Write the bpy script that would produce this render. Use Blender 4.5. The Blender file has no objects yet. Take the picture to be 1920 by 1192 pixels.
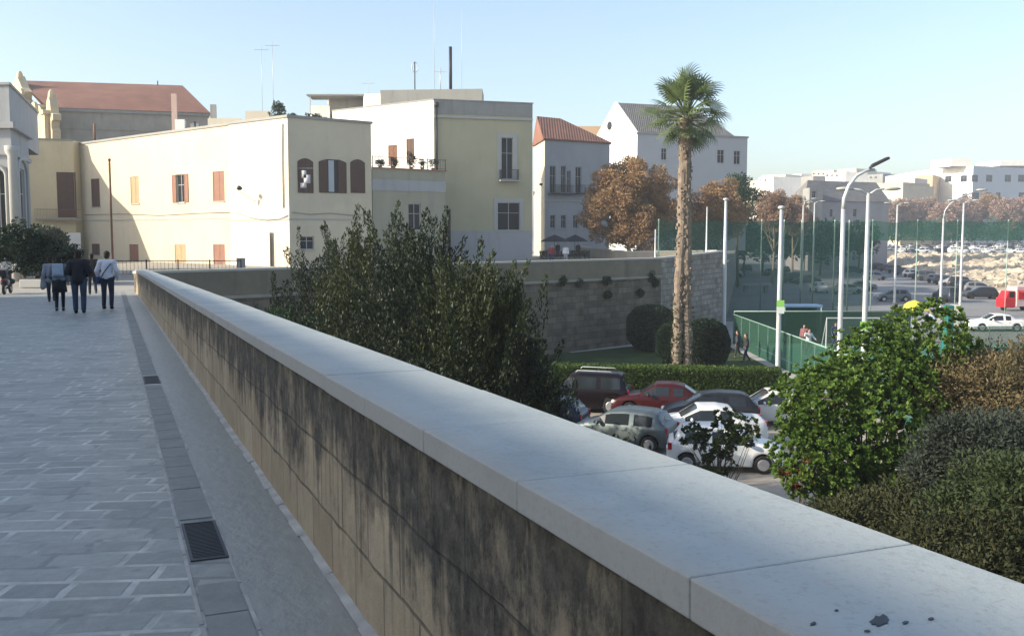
import bpy, bmesh, math, random
import numpy as np
from mathutils import Vector, Matrix
rad = math.radians
random.seed(7); rng = np.random.default_rng(11)
sc = bpy.context.scene; col = sc.collection

# ------------------------------------------------------------------ camera
EYE = 7.8; F = 1844.0; PITCH = math.atan(156/F)
cd = bpy.data.cameras.new('camera'); cam = bpy.data.objects.new('camera', cd); col.objects.link(cam)
cd.sensor_width = 36; cd.lens = F/1920*36; cd.clip_start = .05; cd.clip_end = 6000
cam.location = (0, 0, EYE); cam.rotation_euler = (rad(90)-PITCH, 0, 0); sc.camera = cam
# ------------------------------------------------------------------ sky and sun
SUN_EL = 22.0; SH = (-.970, -.245)
w = bpy.data.worlds.new('World'); sc.world = w; w.use_nodes = True
nt = w.node_tree; bg = nt.nodes['Background']
sky = nt.nodes.new('ShaderNodeTexSky'); sky.sky_type = 'NISHITA'; sky.sun_disc = False
sky.sun_elevation = rad(SUN_EL); sky.sun_rotation = math.atan2(SH[0], SH[1])
sky.air_density = 1.0; sky.dust_density = 1.8; sky.ozone_density = 1.9
hs = nt.nodes.new('ShaderNodeHueSaturation'); hs.inputs['Saturation'].default_value = .88
nt.links.new(sky.outputs[0], hs.inputs['Color']); nt.links.new(hs.outputs[0], bg.inputs[0]); bg.inputs[1].default_value = .15
sd = bpy.data.lights.new('sun', 'SUN'); sd.energy = 4.6; sd.angle = rad(.53); sd.color = (1, .89, .72)
sun = bpy.data.objects.new('sun', sd); col.objects.link(sun)
tow = Vector((SH[0]*math.cos(rad(SUN_EL)), SH[1]*math.cos(rad(SUN_EL)), math.sin(rad(SUN_EL))))
sun.rotation_euler = tow.to_track_quat('Z', 'Y').to_euler(); sun.location = (-30, 0, 40)
sc.view_settings.view_transform = 'Standard'; sc.view_settings.look = 'None'
sc.view_settings.exposure = .9; sc.view_settings.gamma = 1
sc.cycles.max_bounces = 6; sc.cycles.transparent_max_bounces = 12

# ------------------------------------------------------------------ picture geometry -> places
def ray(px, py):
    cx = (px-960)/F; cy = (596-py)/F
    return Vector((cx, math.cos(PITCH)+cy*math.sin(PITCH), -math.sin(PITCH)+cy*math.cos(PITCH)))
def at(px, py, d):
    r = ray(px, py); return Vector((0, 0, EYE))+r*(d/r.y)
def P2(px, d): v = at(px, 440, d); return (v.x, v.y)
def gr(px, py, z=0):
    r = ray(px, py); return Vector((0, 0, EYE))+r*((z-EYE)/r.z)
def uz(A, B, px, py):
    r = ray(px, py); ux, uy = B[0]-A[0], B[1]-A[1]; L = math.hypot(ux, uy); ux /= L; uy /= L
    nx, ny = uy, -ux
    s = (A[0]*nx+A[1]*ny)/(r.x*nx+r.y*ny)
    return ((r.x*s-A[0])*ux+(r.y*s-A[1])*uy, EYE+r.z*s)
DH = Vector((-.3767, .9264, 0)); RH = Vector((.9264, .3767, 0)); SL = .0206
def prom(a, x, up=0): return DH*a+RH*x+Vector((0, 0, EYE-1.65-SL*a+up))

# ------------------------------------------------------------------ object helpers
def tag(o, label=None, cat=None, group=None, kind=None):
    if label: o['label'] = label
    if cat: o['category'] = cat
    if group: o['group'] = group
    if kind: o['kind'] = kind
    return o
def wloc(o):
    v = Vector((0, 0, 0))
    while o: v += o.location; o = o.parent
    return v
def thing(name, label, cat, loc=(0, 0, 0), rz=0, group=None):
    o = bpy.data.objects.new(name, None); col.objects.link(o); o.empty_display_size = .3
    o.location = loc; o.rotation_euler = (0, 0, rz); return tag(o, label, cat, group)
def copy_tree(o, parent=None):
    c = o.copy(); col.objects.link(c); c.parent = parent
    for ch in list(o.children): copy_tree(ch, c)
    return c
class MB:
    def __init__(s): s.v = []; s.f = []
    def add(s, vs, fs):
        n = len(s.v); s.v += [tuple(v) for v in vs]; s.f += [tuple(i+n for i in f) for f in fs]; return s
    def box(s, a, b):
        x0, y0, z0 = a; x1, y1, z1 = b
        return s.add([(x0,y0,z0),(x1,y0,z0),(x1,y1,z0),(x0,y1,z0),(x0,y0,z1),(x1,y0,z1),(x1,y1,z1),(x0,y1,z1)],
                     [(3,2,1,0),(4,5,6,7),(0,1,5,4),(1,2,6,5),(2,3,7,6),(3,0,4,7)])
    def fbox(s, o, u, v, w_, a, b):
        """box in the frame o + a*u + b*v + c*w"""
        t = MB().box(a, b); o = Vector(o)
        return s.add([o+Vector(u)*p[0]+Vector(v)*p[1]+Vector(w_)*p[2] for p in t.v], t.f)
    def tube(s, pts, r, n=8, cap=True):
        pts = [Vector(p) for p in pts]
        if not hasattr(r, '__len__'): r = [r]*len(pts)
        vs = []; fs = []; ref = None
        for i, p in enumerate(pts):
            t = (pts[min(i+1, len(pts)-1)]-pts[max(i-1, 0)]).normalized()
            if ref is None: ref = Vector((1, 0, 0)) if abs(t.x) < .9 else Vector((0, 1, 0))
            a = (ref-t*ref.dot(t)).normalized(); b = t.cross(a); ref = a
            for k in range(n):
                an = 2*math.pi*k/n; vs.append(p+(a*math.cos(an)+b*math.sin(an))*r[i])
        for i in range(len(pts)-1):
            for k in range(n):
                fs.append((i*n+k, i*n+(k+1) % n, (i+1)*n+(k+1) % n, (i+1)*n+k))
        if cap: fs.append(tuple(range(n-1, -1, -1))); fs.append(tuple((len(pts)-1)*n+k for k in range(n)))
        return s.add(vs, fs)
    def sph(s, c, r, nu=10, nv=7):
        if not hasattr(r, '__len__'): r = (r, r, r)
        vs = [(c[0], c[1], c[2]-r[2])]; fs = []
        for j in range(1, nv):
            ph = -math.pi/2+math.pi*j/nv
            for k in range(nu):
                th = 2*math.pi*k/nu; vs.append((c[0]+r[0]*math.cos(ph)*math.cos(th), c[1]+r[1]*math.cos(ph)*math.sin(th), c[2]+r[2]*math.sin(ph)))
        vs.append((c[0], c[1], c[2]+r[2])); T = len(vs)-1
        for k in range(nu):
            fs.append((0, 1+(k+1) % nu, 1+k)); fs.append((T, T-nu+k, T-nu+(k+1) % nu))
        for j in range(nv-2):
            for k in range(nu):
                a = 1+j*nu; fs.append((a+k, a+(k+1) % nu, a+nu+(k+1) % nu, a+nu+k))
        return s.add(vs, fs)
    def caps(s, p, q, r0, r1, n=10):
        p = Vector(p); q = Vector(q); s.tube([p, q], [r0, r1], n); s.sph(p, r0, n, 6); return s.sph(q, r1, n, 6)
    def prism(s, poly, z0, z1):
        n = len(poly)
        vs = [(x, y, z0) for x, y in poly]+[(x, y, z1) for x, y in poly]
        return s.add(vs, [tuple(range(n-1, -1, -1)), tuple(range(n, 2*n))]+[(i, (i+1) % n, n+(i+1) % n, n+i) for i in range(n)])
    def build(s, name, mat, parent=None, smooth=False, world=False, bevel=0):
        me = bpy.data.meshes.new(name); me.from_pydata(s.v, [], s.f); me.update()
        if mat: me.materials.append(mat)
        if smooth: me.polygons.foreach_set('use_smooth', [True]*len(me.polygons))
        o = bpy.data.objects.new(name, me); col.objects.link(o)
        if parent:
            o.parent = parent
            if world: o.location = -wloc(parent)
        if bevel:
            m = o.modifiers.new('bevel', 'BEVEL'); m.width = bevel; m.segments = 2; m.limit_method = 'ANGLE'
        return o

# ------------------------------------------------------------------ materials
def newmat(name):
    m = bpy.data.materials.new(name); m.use_nodes = True; n = m.node_tree
    return m, n, n.nodes['Principled BSDF'], n.nodes.new('ShaderNodeTexCoord')
def mixc(n, fac, a, b, mode='MIX'):
    x = n.nodes.new('ShaderNodeMix'); x.data_type = 'RGBA'; x.blend_type = mode
    for i, v in ((0, fac), (6, a), (7, b)):
        if hasattr(v, 'is_output'): n.links.new(v, x.inputs[i])
        elif i == 0: x.inputs[0].default_value = v
        else: x.inputs[i].default_value = (*v, 1)
    return x.outputs[2]
def mth(n, op, a, b=0., c=None, clamp=False):
    x = n.nodes.new('ShaderNodeMath'); x.operation = op; x.use_clamp = clamp
    for i, v in enumerate((a, b) if c is None else (a, b, c)):
        if hasattr(v, 'is_output'): n.links.new(v, x.inputs[i])
        else: x.inputs[i].default_value = v
    return x.outputs[0]
def noise(n, vec, scale, detail=4, rough=.55, stretch=None):
    if stretch:
        mp = n.nodes.new('ShaderNodeMapping'); mp.inputs['Scale'].default_value = stretch; n.links.new(vec, mp.inputs[0]); vec = mp.outputs[0]
    x = n.nodes.new('ShaderNodeTexNoise'); x.inputs['Scale'].default_value = scale; x.inputs['Detail'].default_value = detail
    x.inputs['Roughness'].default_value = rough; n.links.new(vec, x.inputs['Vector']); return x.outputs[0]
def ramp(n, fac, lo, hi):
    return mth(n, 'DIVIDE', mth(n, 'SUBTRACT', fac, lo), hi-lo, clamp=True)
def bump(n, b, h, s, d=.02):
    x = n.nodes.new('ShaderNodeBump'); x.inputs['Strength'].default_value = s; x.inputs['Distance'].default_value = d
    n.links.new(h, x.inputs['Height']); n.links.new(x.outputs[0], b.inputs['Normal'])
def mul(c, k): return tuple(min(1, a*k) for a in c)
MATS = {}
def M(name, c, rough=.8, var=.12, sc1=.6, c2=None, sc2=8, bs=.2, metal=0, spec=.3, stretch=None, streak=0):
    if name in MATS: return MATS[name]
    m, n, b, tc = newmat(name); ob = tc.outputs['Object']
    a = ramp(n, noise(n, ob, sc1, 5, .6, stretch), .3, .7); f2 = noise(n, ob, sc2, 4)
    cc = mixc(n, a, mul(c, 1-var), mul(c2 or c, 1+var) if not c2 else c2)
    cc = mixc(n, mth(n, 'MULTIPLY', ramp(n, f2, .35, .75), .35), cc, mul(c, 1-var*1.6))
    if streak:
        st = ramp(n, noise(n, ob, 1.3, 4, .6, (1, 1, .12)), .55, .8)
        cc = mixc(n, mth(n, 'MULTIPLY', st, streak*1.8), cc, mul(c, .45)); pt_ = ramp(n, noise(n, ob, .22, 6, .65), .52, .60); cc = mixc(n, mth(n, 'MULTIPLY', pt_, .16), cc, mul(c, .68))
    n.links.new(cc, b.inputs['Base Color']); b.inputs['Roughness'].default_value = rough
    b.inputs['Metallic'].default_value = metal; b.inputs['Specular IOR Level'].default_value = spec
    if bs: bump(n, b, f2, bs)
    MATS[name] = m; return m
def leafmat(name, c, c2, trans=.35, rough=.5, sc=.5):
    if name in MATS: return MATS[name]
    m, n, b, tc = newmat(name); g = n.nodes.new('ShaderNodeNewGeometry')
    f = mth(n, 'ADD', mth(n, 'MULTIPLY', g.outputs['Random Per Island'], .6), mth(n, 'MULTIPLY', ramp(n, noise(n, tc.outputs['Object'], sc, 3), .3, .7), .5), clamp=True)
    cc = mixc(n, f, c, c2); n.links.new(cc, b.inputs['Base Color']); b.inputs['Roughness'].default_value = rough
    b.inputs['Specular IOR Level'].default_value = .25
    t = n.nodes.new('ShaderNodeBsdfTranslucent'); n.links.new(cc, t.inputs[0])
    mx = n.nodes.new('ShaderNodeMixShader'); mx.inputs[0].default_value = trans
    n.links.new(b.outputs[0], mx.inputs[1]); n.links.new(t.outputs[0], mx.inputs[2])
    n.links.new(mx.outputs[0], n.nodes['Material Output'].inputs[0]); MATS[name] = m; return m
def netmat(name, c, alpha):
    m, n, b, tc = newmat(name); b.inputs['Base Color'].default_value = (*c, 1); b.inputs['Roughness'].default_value = .9
    nz = noise(n, tc.outputs['Object'], .25, 4)
    b.inputs['Specular IOR Level'].default_value = .1
    t = n.nodes.new('ShaderNodeBsdfTransparent'); mx = n.nodes.new('ShaderNodeMixShader')
    n.links.new(mth(n, 'ADD', mth(n, 'MULTIPLY', nz, .3), alpha-.15), mx.inputs[0])
    n.links.new(t.outputs[0], mx.inputs[1]); n.links.new(b.outputs[0], mx.inputs[2])
    n.links.new(mx.outputs[0], n.nodes['Material Output'].inputs[0]); MATS[name] = m; return m
def tilemat(name, c, period=.35):
    m, n, b, tc = newmat(name); ob = tc.outputs['Object']
    a = ramp(n, noise(n, ob, .5, 5), .3, .7); f2 = ramp(n, noise(n, ob, 5, 3), .3, .7)
    cc = mixc(n, a, mul(c, .75), mul(c, 1.2)); cc = mixc(n, mth(n, 'MULTIPLY', f2, .4), cc, mul(c, .5))
    n.links.new(cc, b.inputs['Base Color']); b.inputs['Roughness'].default_value = .9
    wv = n.nodes.new('ShaderNodeTexWave'); wv.inputs['Scale'].default_value = 1/period*.314; wv.bands_direction = 'X'
    wv.inputs['Distortion'].default_value = .6; n.links.new(ob, wv.inputs[0]); bump(n, b, wv.outputs[0], .6, .08); MATS[name] = m; return m

# ------------------------------------------------------------------ foliage
def leaf_arrays(p, d, L, W, rs):
    """p,d: Nx3; one folded diamond per leaf"""
    N = len(p); r = rs.normal(size=(N, 3)); s = np.cross(d, r); s /= np.linalg.norm(s, axis=1)[:, None]+1e-9
    L = np.asarray(L).reshape(-1, 1)*np.ones((N, 1)); W = np.asarray(W).reshape(-1, 1)*np.ones((N, 1))
    v = np.stack([p, p+d*L*.45+s*W, p+d*L, p+d*L*.45-s*W], 1).reshape(-1, 3)
    return v
def leaves_obj(name, v, mat, parent=None, loc=None):
    v = np.asarray(v, dtype=np.float32)
    if loc is not None: v = v-np.array(loc, dtype=np.float32)
    N = len(v)//4; me = bpy.data.meshes.new(name); me.vertices.add(len(v)); me.vertices.foreach_set('co', v.ravel())
    me.loops.add(N*4); me.loops.foreach_set('vertex_index', np.arange(N*4, dtype=np.int32))
    me.polygons.add(N); me.polygons.foreach_set('loop_start', np.arange(0, N*4, 4, dtype=np.int32))
    me.polygons.foreach_set('loop_total', np.full(N, 4, dtype=np.int32))
    me.materials.append(mat); me.update(calc_edges=True)
    o = bpy.data.objects.new(name, me); col.objects.link(o)
    if parent: o.parent = parent
    return o
def unit(n, rs):
    d = rs.normal(size=(n, 3)); return d/np.linalg.norm(d, axis=1)[:, None]
def crown(c, R, nclump, rc, nleaf, L, W, rs, up=.3, hollow=.55, flat=.0, shootfrac=0):
    """clumps spread through an ellipsoid; returns leaf vertices and clump centres"""
    c = np.array(c, float); R = np.array(R, float)
    d = unit(nclump, rs); rr = (hollow+(1-hollow)*rs.random(nclump)**.7)[:, None]
    cc = c+d*rr*R; cc[:, 2] = np.maximum(cc[:, 2], c[2]-R[2]*(1-flat))
    cr = rc*(.6+.8*rs.random(nclump)); out = []
    for i in range(nclump):
        k = int(nleaf*(cr[i]/rc)**2); q = unit(k, rs)
        p = cc[i]+q*(cr[i]*(.35+.65*rs.random(k)**.5))[:, None]*np.array([1, 1, .8])
        dd = q*.7+unit(k, rs)*.7+np.array([0, 0, up]); dd /= np.linalg.norm(dd, axis=1)[:, None]
        out.append(leaf_arrays(p, dd, L*(.6+.8*rs.random(k)), W*(.7+.6*rs.random(k)), rs))
    return np.concatenate(out), cc
def limbs(mb, base, top, r0, r1, targets, rs, n=7, bend=.3):
    base = Vector(base); top = Vector(top)
    mid = base.lerp(top, .5)+Vector((rs.normal()*bend, rs.normal()*bend, 0))
    mb.tube([base, base.lerp(mid, .5), mid, top], [r0, r0*.85, (r0+r1)/2, r1], n)
    for t in targets:
        t = Vector(t); f = .4+.55*rs.random(); s = base.lerp(top, f) if f < .5 else mid.lerp(top, (f-.5)*2)
        m = s.lerp(t, .5)+Vector((0, 0, -.08*(t-s).length)); mb.tube([s, m, t], [r1*.8, r1*.45, r1*.12], 5, False)
def tree(name, label, loc, h, R, th, mat, bark, group=None, cat='tree', ncl=60, rc=.6, nl=120, L=.2, W=.06, seed=1, hollow=.5, cz=None, up=.2, tr=.12, flat=0, nlimb=14):
    rs = np.random.default_rng(seed); t = thing(name, label, cat, loc, 0, group)
    cz = h-R[2] if cz is None else cz
    v, cc = crown((0, 0, cz), R, ncl, rc, nl, L, W, rs, up, hollow, flat); leaves_obj('crown', v, mat, t)
    mb = MB(); idx = rs.choice(len(cc), min(nlimb, len(cc)), False); limbs(mb, (0, 0, 0), (rs.normal()*.2, rs.normal()*.2, cz), tr, tr*.45, [tuple(cc[i]) for i in idx], rs)
    mb.build('trunk', bark, t, True); return t
# ================================================================== MATERIALS OF THE PLACE
m_cap = M('cap_stone', (.60, .60, .575), .6, .05, 1.5, sc2=14, bs=.15)
m_cream = M('cream_plaster', (.59, .515, .375), .9, .05, .35, sc2=3, bs=.06, streak=.10)
m_cream2 = M('pale_plaster', (.63, .57, .45), .9, .05, .35, sc2=3, bs=.06, streak=.12)
m_yellow = M('yellow_plaster', (.58, .49, .31), .9, .06, .4, sc2=3, bs=.06, streak=.12)
m_green = M('olive_plaster', (.44, .405, .27), .9, .05, .3, sc2=2.5, bs=.06, streak=.12)
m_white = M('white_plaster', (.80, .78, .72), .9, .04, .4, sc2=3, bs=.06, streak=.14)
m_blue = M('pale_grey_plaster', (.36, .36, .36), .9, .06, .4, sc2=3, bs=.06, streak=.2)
m_trim = M('light_trim', (.40, .40, .38), .8, .05, 1, bs=.1)
m_greytrim = M('grey_parapet', (.28, .28, .26), .8, .07, .8, bs=.1, streak=.3)
m_stone = M('gold_stone', (.60, .48, .30), .9, .15, .8, bs=.4, streak=.3)
m_greystone = M('grey_stone', (.33, .30, .25), .9, .14, .6, bs=.4, streak=.3)
m_brown = M('brown_shutter', (.085, .042, .028), .6, .15, 2, bs=.1)
m_redbrown = M('faded_shutter', (.26, .13, .09), .6, .12, 2, bs=.1)
m_tan = M('tan_shutter', (.45, .30, .17), .6, .12, 2, bs=.1)
m_dark = M('dark_shutter', (.035, .032, .032), .6, .15, 2, bs=.1)
m_glass = M('window_glass', (.02, .024, .028), .25, .1, .5, bs=0, spec=.1)
m_curt = M('curtain', (.42, .45, .47), .8, .05, 3, bs=0)
m_iron = M('dark_iron', (.03, .03, .033), .5, .1, 5, bs=.1, metal=.3)
m_galv = M('galvanised_steel', (.50, .52, .52), .45, .08, 2, bs=.05, metal=.3)
m_rust = M('rusty_brown', (.20, .10, .06), .8, .2, 4)
m_red = tilemat('red_roof_tiles', (.23, .105, .07)); m_greyroof = tilemat('grey_roof_tiles', (.17, .165, .16))
m_bark = M('bark', (.12, .09, .065), .95, .25, 4, bs=.6)

def mat_pavement():
    m, n, b, tc = newmat('promenade_paving'); ob = tc.outputs['Object']
    mp = n.nodes.new('ShaderNodeMapping'); mp.inputs['Rotation'].default_value = (0, 0, rad(-18)); n.links.new(ob, mp.inputs[0])
    # local x runs along the promenade, y to the wall: courses run across
    sx = n.nodes.new('ShaderNodeSeparateXYZ'); n.links.new(mp.outputs[0], sx.inputs[0])
    cb = n.nodes.new('ShaderNodeCombineXYZ')
    dn = noise(n, ob, 1.3, 3); dn2 = noise(n, ob, .35, 2)
    n.links.new(mth(n, 'ADD', sx.outputs[1], mth(n, 'MULTIPLY', dn, .10)), cb.inputs[0])
    n.links.new(mth(n, 'ADD', sx.outputs[0], mth(n, 'MULTIPLY', dn2, .25)), cb.inputs[1])
    br = n.nodes.new('ShaderNodeTexBrick'); n.links.new(cb.outputs[0], br.inputs[0])
    br.inputs['Scale'].default_value = 1; br.inputs['Brick Width'].default_value = .42; br.inputs['Row Height'].default_value = .235
    br.inputs['Mortar Size'].default_value = .027; br.inputs['Mortar Smooth'].default_value = .5; br.offset = .43; br.squash = .72; br.squash_frequency = 3
    br.inputs['Color1'].default_value = (.15, .15, .15, 1); br.inputs['Color2'].default_value = (1, 1, 1, 1)
    f1 = noise(n, ob, 9, 6, .7); f2 = noise(n, ob, .5, 3)
    per = mixc(n, ramp(n, br.outputs['Color'], 0, 1), (.17, .190, .180), (.37, .39, .36))
    st = mixc(n, mth(n, 'MULTIPLY', ramp(n, f1, .35, .7), .5), per, (.12, .123, .125))
    st = mixc(n, mth(n, 'MULTIPLY', ramp(n, noise(n, ob, 3.2, 4), .56, .68), .45), st, (.36, .36, .35))
    joint = mixc(n, ramp(n, f1, .3, .7), (.38, .40, .37), (.64, .655, .61))
    s2 = n.nodes.new('ShaderNodeSeparateXYZ'); n.links.new(ob, s2.inputs[0])
    left = mth(n, 'LESS_THAN', s2.outputs[1], .33)            # the jointed paving stops at the drain strip
    wear = mth(n, 'MULTIPLY', left, mth(n, 'MULTIPLY', br.outputs['Fac'], ramp(n, noise(n, ob, 1.6, 4), .40, .58)))
    c1 = mixc(n, wear, st, joint)
    # right of the drain: long plain flags, rougher and darker
    rough2 = mixc(n, ramp(n, noise(n, ob, 9, 6, .78, (.5, 1.8, 1)), .32, .68), (.24, .255, .24), (.36, .38, .355))
    cross = mth(n, 'LESS_THAN', mth(n, 'ABSOLUTE', mth(n, 'SUBTRACT', mth(n, 'FRACT', mth(n, 'ADD', mth(n, 'MULTIPLY', s2.outputs[0], .77), mth(n, 'MULTIPLY', s2.outputs[1], .2))), .5)), .006)
    rough2 = mixc(n, mth(n, 'MULTIPLY', cross, .5), rough2, (.33, .33, .32))
    right = mth(n, 'GREATER_THAN', s2.outputs[1], .54)
    c2 = mixc(n, right, c1, rough2)
    big = mixc(n, mth(n, 'MULTIPLY', ramp(n, f2, .3, .7), .3), c2, (.20, .215, .205))
    spots = ramp(n, noise(n, ob, 3.4, 2, .5), .70, .74); big = mixc(n, mth(n, 'MULTIPLY', spots, .55), big, (.09, .095, .09))
    n.links.new(big, b.inputs['Base Color']); b.inputs['Roughness'].default_value = .45; b.inputs['Specular IOR Level'].default_value = .5
    h = mth(n, 'ADD', f1, mth(n, 'MULTIPLY', wear, -.6)); bump(n, b, h, .5, .02); return m
def mat_wallstone():
    m, n, b, tc = newmat('stained_limestone'); ob = tc.outputs['Object']
    s = n.nodes.new('ShaderNodeSeparateXYZ'); n.links.new(ob, s.inputs[0]); X, Z = s.outputs[0], s.outputs[2]
    cb = n.nodes.new('ShaderNodeCombineXYZ'); dn = noise(n, ob, 2, 3)
    n.links.new(X, cb.inputs[0]); n.links.new(mth(n, 'ADD', Z, mth(n, 'MULTIPLY', dn, .05)), cb.inputs[1])
    br = n.nodes.new('ShaderNodeTexBrick'); n.links.new(cb.outputs[0], br.inputs[0]); br.inputs['Scale'].default_value = 1
    br.inputs['Brick Width'].default_value = .52; br.inputs['Row Height'].default_value = .325; br.inputs['Mortar Size'].default_value = .012
    br.inputs['Mortar Smooth'].default_value = .6; br.inputs['Color1'].default_value = (.1, .1, .1, 1); br.inputs['Color2'].default_value = (1, 1, 1, 1)
    base = mixc(n, ramp(n, br.outputs['Color'], 0, 1), (.31, .25, .155), (.45, .375, .25))
    base = mixc(n, mth(n, 'MULTIPLY', ramp(n, noise(n, ob, 5, 6, .7), .35, .7), .5), base, (.20, .165, .115))
    base = mixc(n, mth(n, 'MULTIPLY', ramp(n, noise(n, ob, 1.1, 3), .55, .72), .5), base, (.36, .23, .13))
    top = mth(n, 'DIVIDE', mth(n, 'ADD', Z, .25), 1.2)        # 0 low, 1 under the coping
    streak = noise(n, ob, 5.5, 5, .65, (1, 1, .10)); blot = noise(n, ob, 2.2, 6, .75); bigv = noise(n, ob, .45, 3)
    am = mth(n, 'ADD', mth(n, 'ADD', mth(n, 'MULTIPLY', streak, 1.15), mth(n, 'MULTIPLY', blot, 1.5)), mth(n, 'ADD', mth(n, 'MULTIPLY', top, 1.35), mth(n, 'MULTIPLY', bigv, .9)))
    stain = ramp(n, am, 2.54, 2.84)
    drip = mth(n, 'MULTIPLY', ramp(n, noise(n, ob, 15, 3, .6, (1, 1, .045)), .53, .64), ramp(n, mth(n, 'ADD', top, mth(n, 'MULTIPLY', blot, .9)), .75, 1.15))
    base = mixc(n, mth(n, 'MULTIPLY', drip, .75), base, (.045, .042, .03))
    seam = mth(n, 'MULTIPLY', br.outputs['Fac'], ramp(n, noise(n, ob, 3, 3), .35, .6))
    c = mixc(n, mth(n, 'MULTIPLY', seam, .75), base, (.07, .06, .045))
    stain = mth(n, 'MULTIPLY', stain, mth(n, 'SUBTRACT', 1, mth(n, 'MULTIPLY', ramp(n, noise(n, ob, 4.2, 6, .75, (1, 1, .55)), .50, .64), .62)))
    c = mixc(n, mth(n, 'MULTIPLY', stain, .93), c, mixc(n, ramp(n, noise(n, ob, 9, 6, .75), .38, .62), (.010, .010, .009), (.085, .080, .062)))
    lich = ramp(n, noise(n, ob, 7, 6, .7), .62, .70); c = mixc(n, mth(n, 'MULTIPLY', lich, .45), c, (.25, .25, .21))
    n.links.new(c, b.inputs['Base Color']); b.inputs['Roughness'].default_value = .9
    bump(n, b, mth(n, 'ADD', noise(n, ob, 16, 6, .7), mth(n, 'MULTIPLY', br.outputs['Fac'], -1.2)), .55, .025); return m
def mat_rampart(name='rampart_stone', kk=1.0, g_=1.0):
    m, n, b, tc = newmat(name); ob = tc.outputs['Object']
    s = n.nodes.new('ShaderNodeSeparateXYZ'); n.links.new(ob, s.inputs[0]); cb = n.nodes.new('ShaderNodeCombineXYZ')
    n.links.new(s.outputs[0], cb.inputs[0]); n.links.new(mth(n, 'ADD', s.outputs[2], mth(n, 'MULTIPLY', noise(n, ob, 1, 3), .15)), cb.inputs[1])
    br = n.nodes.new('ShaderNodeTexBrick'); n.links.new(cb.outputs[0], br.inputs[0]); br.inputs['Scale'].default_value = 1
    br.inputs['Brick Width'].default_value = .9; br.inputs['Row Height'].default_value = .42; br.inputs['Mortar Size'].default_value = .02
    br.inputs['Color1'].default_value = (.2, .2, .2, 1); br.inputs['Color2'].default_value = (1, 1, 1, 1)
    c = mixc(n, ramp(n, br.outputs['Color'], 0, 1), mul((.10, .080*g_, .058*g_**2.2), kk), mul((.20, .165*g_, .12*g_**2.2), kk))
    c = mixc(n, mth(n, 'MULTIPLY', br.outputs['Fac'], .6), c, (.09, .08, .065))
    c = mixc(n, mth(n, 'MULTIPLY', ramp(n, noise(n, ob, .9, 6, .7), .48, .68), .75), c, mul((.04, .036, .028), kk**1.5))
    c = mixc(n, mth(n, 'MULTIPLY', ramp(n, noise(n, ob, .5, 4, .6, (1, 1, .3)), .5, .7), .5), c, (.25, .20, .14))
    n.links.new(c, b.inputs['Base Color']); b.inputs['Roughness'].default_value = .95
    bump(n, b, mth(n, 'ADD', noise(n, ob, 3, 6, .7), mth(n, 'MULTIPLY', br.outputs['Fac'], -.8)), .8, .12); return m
m_pave = mat_pavement(); m_wall = mat_wallstone(); m_ramp = mat_rampart()
m_asph = M('asphalt', (.24, .24, .235), .9, .15, .15, sc2=6)
m_lot = M('dusty_parking_surface', (.34, .30, .245), .9, .14, .25, sc2=5, c2=(.42, .38, .31))
m_soil = M('dry_soil', (.13, .105, .07), .95, .25, .5, sc2=6, c2=(.19, .16, .10), bs=.5)
m_grass = M('lawn_grass', (.022, .05, .012), .95, .3, .6, sc2=20, c2=(.05, .085, .02), bs=.8)
m_court = M('green_court', (.045, .16, .095), .85, .08, .3, sc2=6)
m_rock = M('shore_rock', (.50, .42, .31), .95, .3, .12, sc2=1.2, c2=(.60, .52, .40), bs=.8)
m_terr = M('terrace_paving', (.34, .32, .28), .85, .12, .3, sc2=4)

# ================================================================== GROUND
def sheet(name, poly, z, mat):
    mb = MB(); mb.add([(x, y, z) for x, y in poly], [tuple(range(len(poly)))]); return tag(mb.build(name, mat), kind='structure')
sheet('ground', [(-2500, -300), (2500, -300), (2500, 4000), (-2500, 4000)], 0, m_soil)
sheet('parking_lot', [(-14, 24), (-4, 18), (60, 16), (60, 45.4), (-9, 45.4)], .004, m_lot)
sheet('lawn', [(-12, 46.5), (16, 46.5), (16, 75), (-10, 75)], .006, m_grass)
sheet('path', [(15.2, 46.3), (60, 46.3), (60, 92), (15.2, 92)], .010, M('concrete_path', (.36, .35, .33), .9, .08, .4))
sheet('road', [(-20, 93), (900, 60), (1500, 1500), (-60, 1500)], .004, m_asph)
sheet('terrace_path', [(2.2, 66.5), (4.0, 64.8), (11.2, 70.9), (9.5, 71.6)], .014, m_trim)

def local_box(name, a0, a1, x0, x1, z0, z1, mat, parent=None, bev=0):
    """box in the sloping frame of the promenade: along, across, up (from paving)"""
    mb = MB().box((a0, -x1, z0), (a1, -x0, z1)); o = mb.build(name, mat, parent, bevel=bev); place_local(o); return o
PM = Matrix((( -.3767, -.9264, 0, 0), (.9264, -.3767, 0, 0), (-SL, 0, 1, EYE-1.65), (0, 0, 0, 1)))
ang = math.atan2(.9264, -.3767)
def place_local(o):
    o.location = (0, 0, EYE-1.65); o.rotation_euler = Matrix(((-.3767, -.9264, 0), (.9264, -.3767, 0), (0, 0, 1))).to_euler(); o.rotation_euler = (Matrix.Rotation(ang, 3, 'Z') @ Matrix.Rotation(math.atan(SL), 3, 'Y')).to_euler()
# local y is to the left of the walking direction, so across = -y; the paving texture wants across = +x
mb = MB(); A0, A1 = -10, 51.0
mb.add([(A0, 16, 0), (A1, 16, 0), (A1, -1.02, 0), (A0, -1.02, 0)], [(0, 3, 2, 1)])
prm = mb.build('promenade', None); place_local(prm)
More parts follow.
